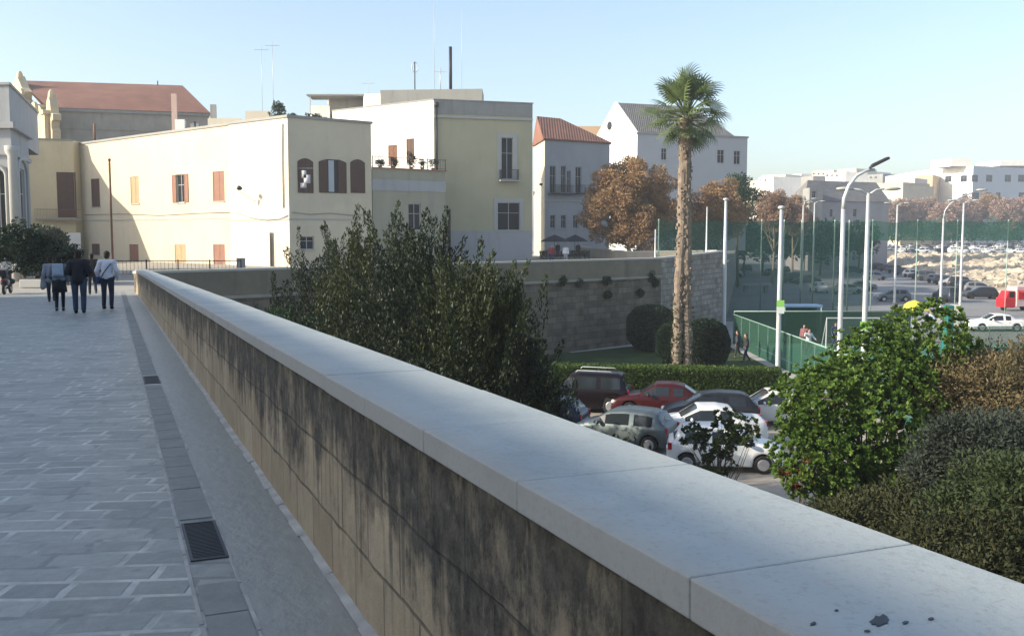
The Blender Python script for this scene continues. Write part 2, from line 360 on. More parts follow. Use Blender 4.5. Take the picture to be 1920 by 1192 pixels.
# mirror the texture axis: use a mapping by rebuilding the material coordinate with -y
def flip_y(mat):
    n = mat.node_tree; tc = [x for x in n.nodes if x.type == 'TEX_COORD'][0]
    mp = n.nodes.new('ShaderNodeMapping'); mp.inputs['Scale'].default_value = (1, -1, 1)
    for l in list(n.links):
        if l.from_node == tc: to = l.to_socket; n.links.remove(l); n.links.new(mp.outputs[0], to)
    n.links.new(tc.outputs['Object'], mp.inputs[0])
flip_y(m_pave); prm.data.materials.append(m_pave); tag(prm, kind='structure')
# drain strip of stone covers with raised pale edges
ds = MB(); a = -2.0
rs = random.Random(3)
while a < 47:
    l = rs.uniform(.36, .5)
    if not any(abs(a+l/2-g) < .62 for g in (5.86, 13.9)) : ds.box((a+.008, -.535, -.02), (a+l-.008, -.345, .004+rs.uniform(0, .003)))
    a += l
o = ds.build('drain_channel', M('drain_stone', (.25, .268, .258), .7, .15, 3, sc2=16, bs=.3)); place_local(o); tag(o, kind='structure')
ed = MB()
for x0, x1 in ((.312, .336), (.545, .560)):
    a = -2.
    while a < 47:
        l = rs.uniform(.5, 1.3)
        if rs.random() < .86: ed.box((a, -x1-rs.uniform(-.006, .006), -.02), (a+l-.02, -x0, .0045))
        a += l
o = ed.build('drain_edging', M('pale_mortar', (.42, .42, .40), .8, .3, 5, sc2=20, bs=.4)); place_local(o); tag(o, kind='structure')
GR = 'drain grates in the promenade channel'
for i, (ga, lab) in enumerate(((5.86, 'dark metal drain grate nearest the viewer in the stone paving'), (13.9, 'smaller-looking dark drain grate farther up the paving channel'))):
    t = thing('drain_grate', lab, 'drain grate', prom(ga, .445, .0), 0, GR)
    t.rotation_euler = (Matrix.Rotation(ang, 3, 'Z') @ Matrix.Rotation(math.atan(SL), 3, 'Y')).to_euler()
    hl = .40; fr = MB(); fr.box((-hl, -.1, -.01), (-hl+.02, .1, .009)); fr.box((hl-.02, -.1, -.01), (hl, .1, .009)); fr.box((-hl+.02, -.1, -.01), (hl-.02, -.085, .009)); fr.box((-hl+.02, .085, -.01), (hl-.02, .1, .009))
    fr.build('frame', M('grate_iron', (.05, .055, .06), .5, .2, 8), t)
    bars = MB(); bars.box((-hl+.02, -.085, -.012), (hl-.02, .085, .0012))
    for k in range(26):
        x = -hl+.03+k*(2*hl-.06)/26; bars.box((x, -.085, .0015), (x+.014, .085, .008))
    bars.build('bars', M('grate_bars', (.035, .038, .042), .5, .2, 8), t)

# ================================================================== THE LONG PARAPET
par = thing('parapet_wall', 'long stained stone parapet with pale coping running up the promenade', 'wall', prom(20, 1.25))
def plocal(mb, name, mat, bev=0):
    o = mb.build(name, mat, par, bevel=bev)
    Rm = (Matrix.Rotation(ang, 3, 'Z') @ Matrix.Rotation(math.atan(SL), 3, 'Y'))
    o.rotation_euler = Rm.to_euler(); o.location = Vector((0, 0, EYE-1.65))-par.location; return o
WE = 48.0
plocal(MB().box((-6, -1.455, -6.6), (WE, -1.01, .972)), 'wall_face', m_wall)
cp = MB(); a = -6.0; rs = random.Random(5); js = []
ncap = int((WE+.05+6)/.82)
for k in range(ncap):
    a0 = -6+k*(WE+.05+6)/ncap; a1 = -6+(k+1)*(WE+.05+6)/ncap; dz = rs.uniform(-.0012, .0012)
    cp.box((a0+.0005, -1.492+rs.uniform(-.002, .002), .974+dz), (a1-.0005, -.962+rs.uniform(-.0015, .0015), 1.055+dz))
def mat_cap():
    m, n, b, tc = newmat('coping_stone'); ob = tc.outputs['Object']
    c = mixc(n, ramp(n, noise(n, ob, 2.2, 6, .65), .3, .7), (.27, .31, .315), (.39, .43, .43))
    c = mixc(n, mth(n, 'MULTIPLY', ramp(n, noise(n, ob, 48, 4, .8), .52, .68), .55), c, (.22, .23, .22)); c = mixc(n, mth(n, 'MULTIPLY', ramp(n, noise(n, ob, 1.1, 6, .75), .50, .66), .35), c, (.27, .28, .26))
    c = mixc(n, mth(n, 'MULTIPLY', ramp(n, noise(n, ob, 11, 5, .7, (.4, 1.5, 1)), .6, .75), .35), c, (.36, .33, .30))
    s = n.nodes.new('ShaderNodeSeparateXYZ'); n.links.new(ob, s.inputs[0])
    edge = mth(n, 'MULTIPLY', ramp(n, mth(n, 'ADD', s.outputs[1], mth(n, 'MULTIPLY', noise(n, ob, 9, 5, .7), .10)), -1.02, -.93), .45)
    c = mixc(n, edge, c, (.34, .30, .24))
    n.links.new(c, b.inputs['Base Color']); b.inputs['Roughness'].default_value = .62; b.inputs['Specular IOR Level'].default_value = .3
    bump(n, b, mth(n, 'ADD', noise(n, ob, 45, 5, .7), noise(n, ob, 5, 4)), .35, .006); return m
m_cope = mat_cap()
plocal(cp, 'coping', m_cope, .005)
mo = MB(); rs = random.Random(8); a = -6
while a < WE:
    l = rs.uniform(.15, .4); wdt = .035+rs.uniform(0, .022); h = rs.uniform(.010, .02)
    mo.add([(a, -1.01, -.01), (a+l, -1.01, -.01), (a+l, -1.01+wdt, .004), (a, -1.01+wdt, .004), (a, -1.01, h), (a+l, -1.01, h)], [(0, 1, 5, 4), (4, 5, 2, 3)]); a += l
plocal(mo, 'mortar_strip', MATS['pale_mortar'])
# dark tar splash on the coping
def splash(px, py, w_, h_, seed, label):
    r = ray(px, py); hh = .595; s = hh/(-r.z-SL*(r.dot(DH))); p = Vector((0, 0, EYE))+r*s
    rs = np.random.default_rng(seed); n = 18; pts = []
    for k in range(n):
        an = 2*math.pi*k/n; q = (.7+.5*rs.random()); pts.append((math.cos(an)*w_*q, math.sin(an)*h_*q))
    mb = MB(); mb.add([(x, y, 0) for x, y in pts]+[(x*.8, y*.8, .0006) for x, y in pts], [(i, (i+1) % n, n+(i+1) % n, n+i) for i in range(n)]+[tuple(range(n, 2*n))])
    o = mb.build('tar_spot', M('tar', (.02, .025, .035), .5, .1, 20)); o.location = p+Vector((0, 0, .0016)); o.rotation_euler = (Matrix.Rotation(ang, 3, 'Z') @ Matrix.Rotation(math.atan(SL), 3, 'Y') @ Matrix.Rotation(rad(-60), 3, 'Z')).to_euler()
    return tag(o, label, 'stain', 'tar spots on the coping')
splash(1650, 1164, .030, .013, 1, 'largest dark tar splash on the pale coping at bottom right')
splash(1697, 1168, .010, .004, 2, 'small tar drip touching the right tip of the largest splash')
splash(1568, 1145, .006, .003, 3, 'tiny round tar spot left of and above the big splash')
splash(1745, 1161, .008, .004, 4, 'small lone tar spot on the coping right of the big splash')
splash(1524, 1170, .010, .004, 5, 'faint flat tar spot leftmost on the coping')
splash(1626, 1184, .008, .004, 6, 'small tar spot just below the big splash')

# ================================================================== RAMPARTS AND TERRACE
TZ = EYE-2.7
E0 = prom(48, 1.01); E1 = prom(48, 1.49); C1 = Vector((10.9, 72, 0)); C2 = Vector((18.2, 85, 0))
tp = [(E0.x-.3, E0.y+2.6), (E0.x+.6, E0.y+1.4), (10.6, 72.0), (17.9, 85), (22, 100), (60, 260), (-300, 420), (-250, 45), (prom(50.97, -16).x, prom(50.97, -16).y)]
mb = MB().prism(tp, .02, TZ); tag(mb.build('upper_terrace', m_terr), kind='structure')
q = [prom(-10, -16), prom(51, -16), prom(51, 1.0), prom(-10, 1.0)]
mb = MB(); mb.add([(v.x, v.y, 0) for v in q]+[(v.x, v.y, v.z-.06) for v in q], [(3, 2, 1, 0), (4, 5, 6, 7), (0, 1, 5, 4), (1, 2, 6, 5), (2, 3, 7, 6), (3, 0, 4, 7)])
tag(mb.build('promenade_base', m_greystone), kind='structure')
def wallseg(name, label, A, B, z0, z1, th, mat, mcap, band=None, steps=1, zt1=None, cap_h=.12, cap_o=.06):
    A = Vector((A[0], A[1], 0)); B = Vector((B[0], B[1], 0)); L = (B-A).length; u = (B-A).normalized()
    t = thing(name, label, 'wall', A); t.rotation_euler = (0, 0, math.atan2(u.y, u.x))
    zt1 = z1 if zt1 is None else zt1
    mb = MB(); mb.add([(0, 0, z0), (L, 0, z0), (L, th, z0), (0, th, z0), (0, 0, z1), (L, 0, zt1), (L, th, zt1), (0, th, z1)], [(3, 2, 1, 0), (4, 5, 6, 7), (0, 1, 5, 4), (1, 2, 6, 5), (2, 3, 7, 6), (3, 0, 4, 7)])
    mb.build('wall_face', mat, t)
    o = cap_o; mb = MB(); mb.add([(-.02, -o, z1+.003), (L+.02, -o, zt1+.003), (L+.02, th+o, zt1+.003), (-.02, th+o, z1+.003), (-.02, -o, z1+cap_h), (L+.02, -o, zt1+cap_h), (L+.02, th+o, zt1+cap_h), (-.02, th+o, z1+cap_h)], [(3, 2, 1, 0), (4, 5, 6, 7), (0, 1, 5, 4), (1, 2, 6, 5), (2, 3, 7, 6), (3, 0, 4, 7)])
    mb.build('coping', mcap, t)
    for (b0, b1, out, mt) in (band or []):
        MB().box((.0, -out, b0), (L, -.002, b1)).build('stone_band', mt, t)
    return t
m_parstone = M('parapet_stone', (.21, .18, .13), .9, .15, .8, sc2=4, streak=.4, bs=.4)
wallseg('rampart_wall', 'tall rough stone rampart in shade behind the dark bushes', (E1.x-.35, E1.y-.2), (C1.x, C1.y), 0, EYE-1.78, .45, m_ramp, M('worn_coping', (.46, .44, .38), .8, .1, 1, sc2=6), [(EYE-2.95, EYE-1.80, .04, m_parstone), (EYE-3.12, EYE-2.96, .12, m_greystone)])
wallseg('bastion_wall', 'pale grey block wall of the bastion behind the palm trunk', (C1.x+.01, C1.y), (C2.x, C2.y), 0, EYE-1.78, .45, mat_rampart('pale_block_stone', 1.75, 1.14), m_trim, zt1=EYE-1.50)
wallseg('ramp_wall', 'low curved parapet with light coping beside the terrace ramp', (8.2, 122), (11.5, 98), TZ, EYE-1.55, .4, m_greystone, m_trim, zt1=EYE-1.75)
wallseg('ramp_wall', 'low parapet on the bastion leading toward the palm', (11.5, 97.9), (17.8, 85.6), TZ, EYE-1.75, .4, m_greystone, m_trim, zt1=EYE-1.45)
# ================================================================== BUILDINGS
def facade(mb, A, B, z0, z1, holes, dep=.22):
    ux, uy = B[0]-A[0], B[1]-A[1]; L = math.hypot(ux, uy); ux /= L; uy /= L; nx, ny = uy, -ux
    P = lambda u, z, d=0: (A[0]+ux*u-nx*d, A[1]+uy*u-ny*d, z)
    us = sorted({0, L, *[h[0] for h in holes], *[h[1] for h in holes]}); zs = sorted({z0, z1, *[h[2] for h in holes], *[h[3] for h in holes]})
    us = [u for u in us if 0 <= u <= L]; zs = [z for z in zs if z0 <= z <= z1]
    for i in range(len(us)-1):
        for j in range(len(zs)-1):
            cu = (us[i]+us[i+1])/2; cz = (zs[j]+zs[j+1])/2
            if any(h[0] < cu < h[1] and h[2] < cz < h[3] for h in holes): continue
            mb.add([P(us[i], zs[j]), P(us[i+1], zs[j]), P(us[i+1], zs[j+1]), P(us[i], zs[j+1])], [(0, 1, 2, 3)])
    for (a, b, c, d) in holes:
        q = [(a, c), (b, c), (b, d), (a, d)]
        for k in range(4):
            p0, p1 = q[k], q[(k+1) % 4]; mb.add([P(*p0), P(*p1), P(*p1, dep), P(*p0, dep)], [(0, 1, 2, 3)])
    return (ux, uy), (nx, ny)
def window(root, A, B, a, b, c, d, kind, m=None, m2=None):
    """a,b along the wall; c,d heights; kinds: shut, glass, open, arch, door"""
    ux, uy = B[0]-A[0], B[1]-A[1]; L = math.hypot(ux, uy); u = Vector((ux/L, uy/L, 0)); n = Vector((u.y, -u.x, 0)); Z = Vector((0, 0, 1))
    o = Vector((A[0], A[1], 0))+u*a+Z*c; W = b-a; H = d-c; m = m or m_brown
    def leaf(mb, x0, x1, y0, y1, out):
        mb.fbox(o, u, n, Z, (x0, out-.04, y0), (x0+.07, out, y1)); mb.fbox(o, u, n, Z, (x1-.07, out-.04, y0), (x1, out, y1))
        mb.fbox(o, u, n, Z, (x0+.07, out-.04, y0), (x1-.07, out, y0+.08)); mb.fbox(o, u, n, Z, (x0+.07, out-.04, y1-.08), (x1-.07, out, y1))
        k = max(3, int((y1-y0)/.16)); st = (y1-y0-.16)/k
        mb.fbox(o, u, n, Z, (x0+.07, out-.035, y0+.08), (x1-.07, out-.028, y1-.08))
        for i in range(k): mb.fbox(o, u, n, Z, (x0+.07, out-.027, y0+.08+st*(i+.15)), (x1-.07, out-.006, y0+.08+st*(i+.6)))
    nm = {'door': 'door'}.get(kind, 'window')
    fr = MB()
    if kind in ('glass', 'open'):
        t = .07
        for bx in (((0, 0), (t, H)), ((W-t, 0), (W, H)), ((t, 0), (W-t, t)), ((t, H-t), (W-t, H)), ((W/2-.03, t), (W/2+.03, H-t)), ((t, H*.62), (W/2-.03, H*.62+.05)), ((W/2+.03, H*.62), (W-t, H*.62+.05))):
            fr.fbox(o, u, n, Z, (bx[0][0], -.2, bx[0][1]), (bx[1][0], -.13, bx[1][1]))
        w0 = fr.build(nm, m2 or m_trim, root, world=True)
        g = MB().fbox(o, u, n, Z, (.01, -.195, .01), (W-.01, -.17, H-.01)); g.build('pane', m_glass, w0)
        if kind == 'open':
            s = MB(); leaf(s, -W*.5, -.02, 0, H, .06); s.build('shutter', m, w0); s = MB(); leaf(s, W+.02, W*1.5, 0, H, .06); s.build('shutter', m, w0)
    elif kind in ('shut', 'door'):
        leaf(fr, .01, W/2-.01, .01, H-.01, -.04); leaf(fr, W/2+.01, W-.01, .01, H-.01, -.04)
        w0 = fr.build(nm, m, root, world=True)
        MB().fbox(o, u, n, Z, (.0, -.2, .0), (W, -.16, H)).build('pane' if kind == 'shut' else 'door_panel', m_dark, w0)
    elif kind in ('arch', 'archopen'):
        def arch(x0, x1, out, seg=6):
            pts = [(x0, 0), (x1, 0)]
            for i in range(seg+1):
                x = x1+(x0-x1)*i/seg; q = (x-W/2)/(W/2); pts.append((x, H-.18*H*.5*q*q*1.1))
            fr.add([o+u*x+Z*z+n*out for x, z in pts]+[o+u*x+Z*z+n*.003 for x, z in pts], [tuple(range(len(pts)))]+[(i, i+len(pts), (i+1) % len(pts)+len(pts), (i+1) % len(pts)) for i in range(len(pts))])
            k = max(3, int(H/.2))
            for i in range(k): fr.fbox(o, u, n, Z, (x0+.06, out+.001, .08+(H*.84)*i/k), (x1-.06, out+.02, .08+(H*.84)*(i+.5)/k))
        if kind == 'arch': arch(0, W/2-.015, .06); arch(W/2+.015, W, .06)
        else: arch(0, W*.3, .09); arch(W*.7, W, .09)
        w0 = fr.build(nm, m, root, world=True)
        if kind == 'archopen':
            MB().fbox(o, u, n, Z, (W*.3, .005, 0), (W*.7, .03, H*.98)).build('pane', m_glass, w0)
            MB().fbox(o, u, n, Z, (W*.34, .032, .1), (W*.54, .05, H*.95)).build('curtain', m_curt, w0)
    if kind in ('glass', 'open', 'shut'):
        MB().fbox(o, u, n, Z, (-.08, .003, -.09), (W+.08, .10, -.01)).build('sill', m_trim, w0)
    return w0
def building(name, label, pts, z0, z1, mat, wins=(), cat='building', mroof=None, cornice=None, mats=None, flat=True):
    """pts counter-clockwise; wins: (segment, kind, x0,y0,x1,y1 in photo px, material)"""
    cx = sum(p[0] for p in pts)/len(pts); cy = sum(p[1] for p in pts)/len(pts)
    root = thing(name, label, cat, (cx, cy, z0)); n = len(pts)
    holes = {i: [] for i in range(n)}; todo = []
    for wn in wins:
        s, kind, x0, y0, x1, y1 = wn[:6]; A, B = pts[s], pts[(s+1) % n]
        a, zt = uz(A, B, (x0), (y0+y1)/2); b, _ = uz(A, B, x1, (y0+y1)/2); xm = (x0+x1)/2
        d = uz(A, B, xm, y0)[1]; c = uz(A, B, xm, y1)[1]
        if kind not in ('arch', 'archopen'): holes[s].append((a, b, c, d))
        todo.append((A, B, a, b, c, d, kind, wn[6] if len(wn) > 6 else None))
    groups = {}
    for i in range(n):
        groups.setdefault((mats or {}).get(i, mat), MB()); facade(groups[(mats or {}).get(i, mat)], pts[i], pts[(i+1) % n], z0, z1, holes[i])
    for mt, mb in groups.items(): mb.build('wall', mt, root, world=True)
    if flat:
        mb = MB(); mb.add([(x, y, z1-.02) for x, y in pts], [tuple(range(n))]); mb.build('roof', mroof or m_greytrim, root, world=True)
    for t in todo: window(root, *t)
    if cornice:
        for (zz, h, out, segs, mt) in cornice:
            mb = MB()
            for s in segs:
                A, B = Vector((*pts[s], 0)), Vector((*pts[(s+1) % n], 0)); u = (B-A).normalized(); nn = Vector((u.y, -u.x, 0))
                mb.fbox(A+Vector((0, 0, zz)), u, nn, Vector((0, 0, 1)), (-out+.001*s, -.03, 0), ((B-A).length+out-.001*s, out+.002*s, h))
            mb.build('cornice' if h > .15 else 'moulding', mt, root, world=True)
    return root
def hip(root, pts, z, r0, r1, zr, over, mat, name='roof'):
    cx = sum(p[0] for p in pts)/4; cy = sum(p[1] for p in pts)/4
    q = [(cx+(x-cx)*(1+over), cy+(y-cy)*(1+over), z) for x, y in pts]
    mb = MB(); v = q+[(a, b, c-.18) for a, b, c in q]+[(*r0, zr), (*r1, zr)]
    mb.add(v, [(0, 1, 9, 8), (1, 2, 9), (2, 3, 8, 9), (3, 0, 8), (4, 5, 1, 0), (5, 6, 2, 1), (6, 7, 3, 2), (7, 4, 0, 3), (7, 6, 5, 4)]); return mb.build(name, mat, root, world=True)
def railing(name, label, A, B, z, h, mat, gap=.13, group=None, cat='railing', thick=.015, postgap=2.2):
    A = Vector((A[0], A[1], z)); B = Vector((B[0], B[1], z)); L = (B-A).length; t = thing(name, label, cat, A, math.atan2(B.y-A.y, B.x-A.x), group)
    MB().box((0, -.025, h-.05), (L, .025, h)).build('top_rail', mat, t); m = MB(); m.box((0, -.015, .1), (L, .015, .13)); x = gap
    while x < L: m.box((x-thick/2, -thick/2, .13), (x+thick/2, thick/2, h-.05)); x += gap
    m.build('balusters', mat, t); x = 0
    while x <= L+.01: MB().box((x-.03, -.03, 0), (x+.03, .03, h+.06)).build('post', mat, t); x += L/max(1, round(L/postgap))
    return t

# --- long cream building
K = P2(543, 83); Lf = P2(155, 108); Kx = P2(440, 88.6)
zC = EYE+9.72
k2 = Vector((K[0]-Kx[0], K[1]-Kx[1], 0)).normalized(); nrm = Vector((k2.y, -k2.x, 0))
Mx = P2(698, 88)
J0 = (Kx[0]+nrm.x*.35, Kx[1]+nrm.y*.35); K0 = (K[0], K[1])
ptsC = [Lf, Kx, J0, K0, Mx, (Mx[0]-11, Mx[1]+16), (Lf[0]+9, Lf[1]+9)]
winC = [(0, 'shut', 171, 335, 187, 388, m_brown), (0, 'shut', 245, 331, 261, 382, m_tan), (0, 'open', 331, 327, 346, 380, m_redbrown), (0, 'shut', 399, 321, 421, 377, m_redbrown),
        (0, 'shut', 172, 457, 187, 478, m_brown), (0, 'door', 243, 458, 260, 503, m_redbrown), (0, 'shut', 328, 458, 349, 503, m_tan), (0, 'shut', 400, 458, 422, 502, m_redbrown),
        (3, 'arch', 558, 297, 587, 362, m_brown), (3, 'archopen', 598, 298, 649, 362, m_brown), (3, 'arch', 657, 299, 684, 362, m_brown), (3, 'glass', 563, 443, 589, 468)]
bC = building('apartment_building', 'long cream building with brown shutters, its sunlit front half in shadow', ptsC, TZ-.05, zC, m_cream, winC,
     cornice=[(zC, .22, .12, (0, 2, 3), m_greytrim), (EYE+1.45, .12, .06, (0,), m_trim), (EYE+1.25, .12, .06, (2, 3), m_trim)], mats={2: m_cream2})
m_pl = M('whitewashed_plinth', (.62, .60, .54), .9, .08, .5, sc2=3, streak=.25)
MB().fbox((J0[0], J0[1], TZ), k2, nrm, Vector((0, 0, 1)), (0, .004, 0), (6.0, .06, 3.0)).build('plinth', m_pl, bC, world=True)
# facade bracket lanterns
def wall_lantern(px, py, d, n, label, s=1):
    p = at(px, py, d); t = thing('wall_lantern', label, 'lantern', p, math.atan2(n.y, n.x), 'swan-neck lanterns fixed on house walls')
    m = MB(); pts = [(0, 0, -.7), (.35, 0, -.55), (.8, 0, -.15), (1.25, 0, .05), (1.5, 0, .35), (1.45, 0, .62), (1.3, 0, .60)]
    m.tube([tuple(c*s for c in q) for q in pts], .03*s, 6); m.box((0, -.08*s, -.95*s), (.04, .08*s, -.45*s)); m.build('bracket', m_galv, t, True)
    m = MB(); m.tube([(1.3*s, 0, .6*s), (1.3*s, 0, .5*s), (1.3*s, 0, .32*s), (1.3*s, 0, .22*s)], [.05*s, .2*s, .26*s, .12*s], 10); m.build('lamp_head', m_iron, t, True)
wall_lantern(478, 362, 85.6, nrm+Vector((-.5, .2, 0)), 'swan-neck lantern on the sunlit cream wall near the corner')
nD = Vector((.29, -.96, 0))
def cable(root, A, B, pts, r=.035):
    u_ = Vector((B[0]-A[0], B[1]-A[1], 0)).normalized(); n_ = Vector((u_.y, -u_.x, 0)); P = []
    for x, y in pts: a, z_ = uz(A, B, x, y); P.append(Vector((*A, z_))+u_*a+n_*.08)
    MB().tube(P, r, 5).build('cable', m_greytrim, root, True, world=True)
cable(bC, J0, K0, [(443, 398), (470, 408), (500, 413), (525, 411), (541, 404)]); cable(bC, Lf, Kx, [(160, 403), (230, 401), (300, 404), (370, 400), (438, 398)], .03)
cable(bC, K0, Mx, [(547, 398), (580, 402), (620, 400), (660, 404), (695, 402)]); cable(bC, J0, K0, [(531, 232), (531, 300), (533, 390)], .05)
t = thing('hanging_laundry', 'white cloths hanging in front of the left arched shutters', 'laundry', at(574, 336, 83.4)); r_ = random.Random(2)
m = MB(); m.tube([(-.6, -.1, .9), (.6, -.1, .9)], .015, 5); m.build('line', m_galv, t)
m = MB()
for (x, y, w_, h_) in ((-.15, .45, .28, .45), (.12, .05, .36, .5), (-.2, -.5, .34, .3)): m.box((x-w_*.8, -.12, y-h_*.8), (x+w_*.7, -.08, y+h_*.6))
m.build('cloths', M('washed_cloth', (.55, .55, .56), .9), t, True)
# --- yellow wing on the left
Wg = P2(60, 103); Wr = (Lf[0]-.02, Lf[1]-1.6)
ptsW = [(Wg[0]-6, Wg[1]-.5), Wr, (Wr[0]+.5, Wr[1]+10), (Wg[0]-6, Wg[1]+10)]
bW = building('yellow_building', 'narrow yellow house wing with a tall brown balcony door', ptsW, TZ-.04, EYE+10.05, m_yellow, [(0, 'door', 107, 323, 143, 408, m_brown)], cornice=[(EYE+9.95, .2, .1, (0,), m_greytrim)])
u = (Vector((*ptsW[1], 0))-Vector((*ptsW[0], 0))).normalized(); nW = Vector((u.y, -u.x, 0))
a0 = uz(ptsW[0], ptsW[1], 66, 410); a1 = uz(ptsW[0], ptsW[1], 152, 410)
MB().fbox((*ptsW[0], a0[1]-.15), u, nW, Vector((0, 0, 1)), (a0[0], .003, 0), (a1[0], 1.0, .14)).build('balcony_slab', m_greytrim, bW, world=True)
p0 = Vector((*ptsW[0], 0))+u*a0[0]+nW*.95; p1 = Vector((*ptsW[0], 0))+u*a1[0]+nW*.95
m = MB(); L = (p1-p0).length
m.fbox((p0.x, p0.y, a0[1]), u, nW, Vector((0, 0, 1)), (0, -.03, .95), (L, .03, 1.0))
for i in range(int(L/.14)): m.fbox((p0.x, p0.y, a0[1]), u, nW, Vector((0, 0, 1)), (i*.14, -.012, -.01), (i*.14+.024, .012, .95))
m.build('balcony_railing', m_rust, bW, world=True)
MB().fbox((*ptsW[0], TZ), u, nW, Vector((0, 0, 1)), (a1[0]-2.3, .003, 0), (a1[0]-.1, .5, 2.9)).build('porch', m_white, bW, world=True)

# --- tall house: white lit side, olive shaded front
N0 = P2(815, 100); N1 = P2(998, 103); N2 = P2(627, 109)
zD = EYE+13.45
ptsD = [N2, N0, N1, (N1[0]-3, N1[1]+12), (N2[0]+8, N2[1]+12)]
winD = [(0, 'shut', 762, 260, 777, 306, m_brown), (0, 'shut', 728, 272, 745, 309, m_rust), (1, 'glass', 940, 258, 962, 336), (1, 'glass', 933, 380, 975, 432), (1, 'glass', 945, 473, 963, 486)]
bD = building('tall_house', 'tall olive and white house with an iron balcony and a grey parapet', ptsD, TZ-.03, zD, m_green, winD,
     cornice=[(zD-.02, .12, .08, (0, 1), m_greytrim)], mats={0: m_white, 4: m_white})
uD = (Vector((*N1, 0))-Vector((*N0, 0))).normalized(); nD = Vector((uD.y, -uD.x, 0)); Z = Vector((0, 0, 1)); oD = Vector((*N0, 0)); LD = (Vector((*N1, 0))-oD).length
MB().fbox((*N0, zD-1.35), uD, nD, Z, (.005, .003, 0), (LD-.005, .05, 1.3)).build('parapet_band', m_greytrim, bD, world=True)
MB().fbox((*N0, zD-1.75), uD, nD, Z, (.005, .003, 0), (LD-.005, .16, .22)).build('moulding', m_trim, bD, world=True)
MB().fbox((*N0, TZ), uD, nD, Z, (.005, .003, 0), (LD-.005, .04, 3.1)).build('plinth', m_blue, bD, world=True)
for (x0, y0, x1, y1, gx0, gy0, gx1, gy1) in ((932, 250, 970, 338, 940, 258, 962, 336), (926, 372, 981, 438, 933, 380, 975, 432)):
    a = uz(N0, N1, x0, y0); b = uz(N0, N1, x1, y1); c = uz(N0, N1, gx0, gy0); d = uz(N0, N1, gx1, gy1); m = MB()
    for q in ((a[0], d[1], c[0], a[1]), (d[0], d[1], b[0], a[1]), (c[0], c[1], d[0], a[1])): m.fbox((*N0, 0), uD, nD, Z, (q[0], .003, q[1]), (q[2], .06, q[3]))
    m.build('window_surround', m_trim, bD, world=True)
a = uz(N0, N1, 936, 338); b = uz(N0, N1, 969, 338)
MB().fbox((*N0, a[1]-.12), uD, nD, Z, (a[0]-.1, .003, 0), (b[0]+.1, .9, .12)).build('balcony_slab', m_trim, bD, world=True)
m = MB(); L = b[0]-a[0]
m.fbox((*N0, a[1]), uD, nD, Z, (a[0], .82, 1.0), (b[0], .87, 1.05))
for i in range(int(L/.12)+1): m.fbox((*N0, a[1]), uD, nD, Z, (a[0]+i*.12, .835, 0), (a[0]+i*.12+.022, .857, 1.0))
for s in (a[0], b[0]-.03):
    m.fbox((*N0, a[1]), uD, nD, Z, (s, .01, 1.0), (s+.03, .82, 1.05))
    for i in range(6): m.fbox((*N0, a[1]), uD, nD, Z, (s+.003, .1+i*.13, 0), (s+.025, .12+i*.13, 1.0))
m.build('balcony_railing', m_iron, bD, world=True)
wall_lantern(1001, 352, 102.4, nD+Vector((.6, 0, 0)), 'dark swan-neck lantern at the right corner of the tall olive house', .8)
dp = MB(); q = oD+nD*.12+uD*.25; dp.tube([(q.x, q.y, EYE+6), (q.x, q.y, zD-.6)], .09, 8); dp.box((q.x-.2, q.y-.15, zD-.7), (q.x+.2, q.y+.15, zD-.25)); dp.build('drainpipe', m_iron, bD, True, world=True)
q = oD+nD*.15+uD*1.5; MB().tube([(q.x, q.y, TZ), (q.x, q.y, TZ+5.2)], .13, 8).build('drainpipe', m_iron, bD, True, world=True)
# penthouse on top
H0 = P2(716, 108); H1 = P2(905, 107)
ph = building('rooftop_penthouse', 'low grey rooftop block carrying the antennas of the tall house', [H0, H1, (H1[0], H1[1]+5), (H0[0], H0[1]+5)], zD-.02, EYE+15.55, m_greytrim, cat='rooftop block', mroof=m_greytrim, mats={3: m_white})
# terrace wing in front
T0 = (Mx[0]+.02, Mx[1]+.3); T1 = P2(835, 93); zT = EYE+5.9
uT = Vector((T1[0]-T0[0], T1[1]-T0[1], 0)).normalized(); nT = Vector((uT.y, -uT.x, 0))
ptsT = [T0, T1, (T1[0]-1.9, T1[1]+7.2), (T0[0]-3, T0[1]+14)]
bT = building('terrace_house', 'low house wing with planted roof terrace between cream and olive houses', ptsT, TZ-.02, zT, M('faded_cream', (.34, .32, .24), .9, .05, .3, sc2=3, streak=.15), [(0, 'glass', 766, 382, 789, 432)], mroof=m_terr,
     cornice=[(zT, .1, .15, (0, 1), M('terracotta', (.38, .17, .10), .8, .1, 2)), (zT-1.95, 1.0, .05, (0,), m_blue)])
rl = railing('terrace_railing', 'wrought-iron railing on the roof terrace of the low wing', (T0[0]+nT.x*.05, T0[1]+nT.y*.05), (T1[0]+nT.x*.05, T1[1]+nT.y*.05), zT+.1, .95, m_iron, .3, thick=.02)
def pot_plant(px, py, d, s, label, col_='dark', h=.8):
    p = at(px, py, d); p.z = zT+.02 if py < 330 else p.z; t = thing('potted_plant', label, 'potted plant', p, 0, 'potted plants on the roof terrace')
    MB().tube([(0, 0, 0), (0, 0, .02), (0, 0, .34)], [.13, .14, .2], 10).build('pot', MATS['terracotta'], t, True)
    r_ = np.random.default_rng(int(px)); v, _ = crown((0, 0, .35+h*.5), (.3*s, .3*s, h*.5), 12, .15, 40, .14, .03, r_, .6); leaves_obj('foliage', v, m_leafdark, t)
m_leafdark = leafmat('dark_leaves', (.012, .030, .010), (.030, .060, .016), .2)
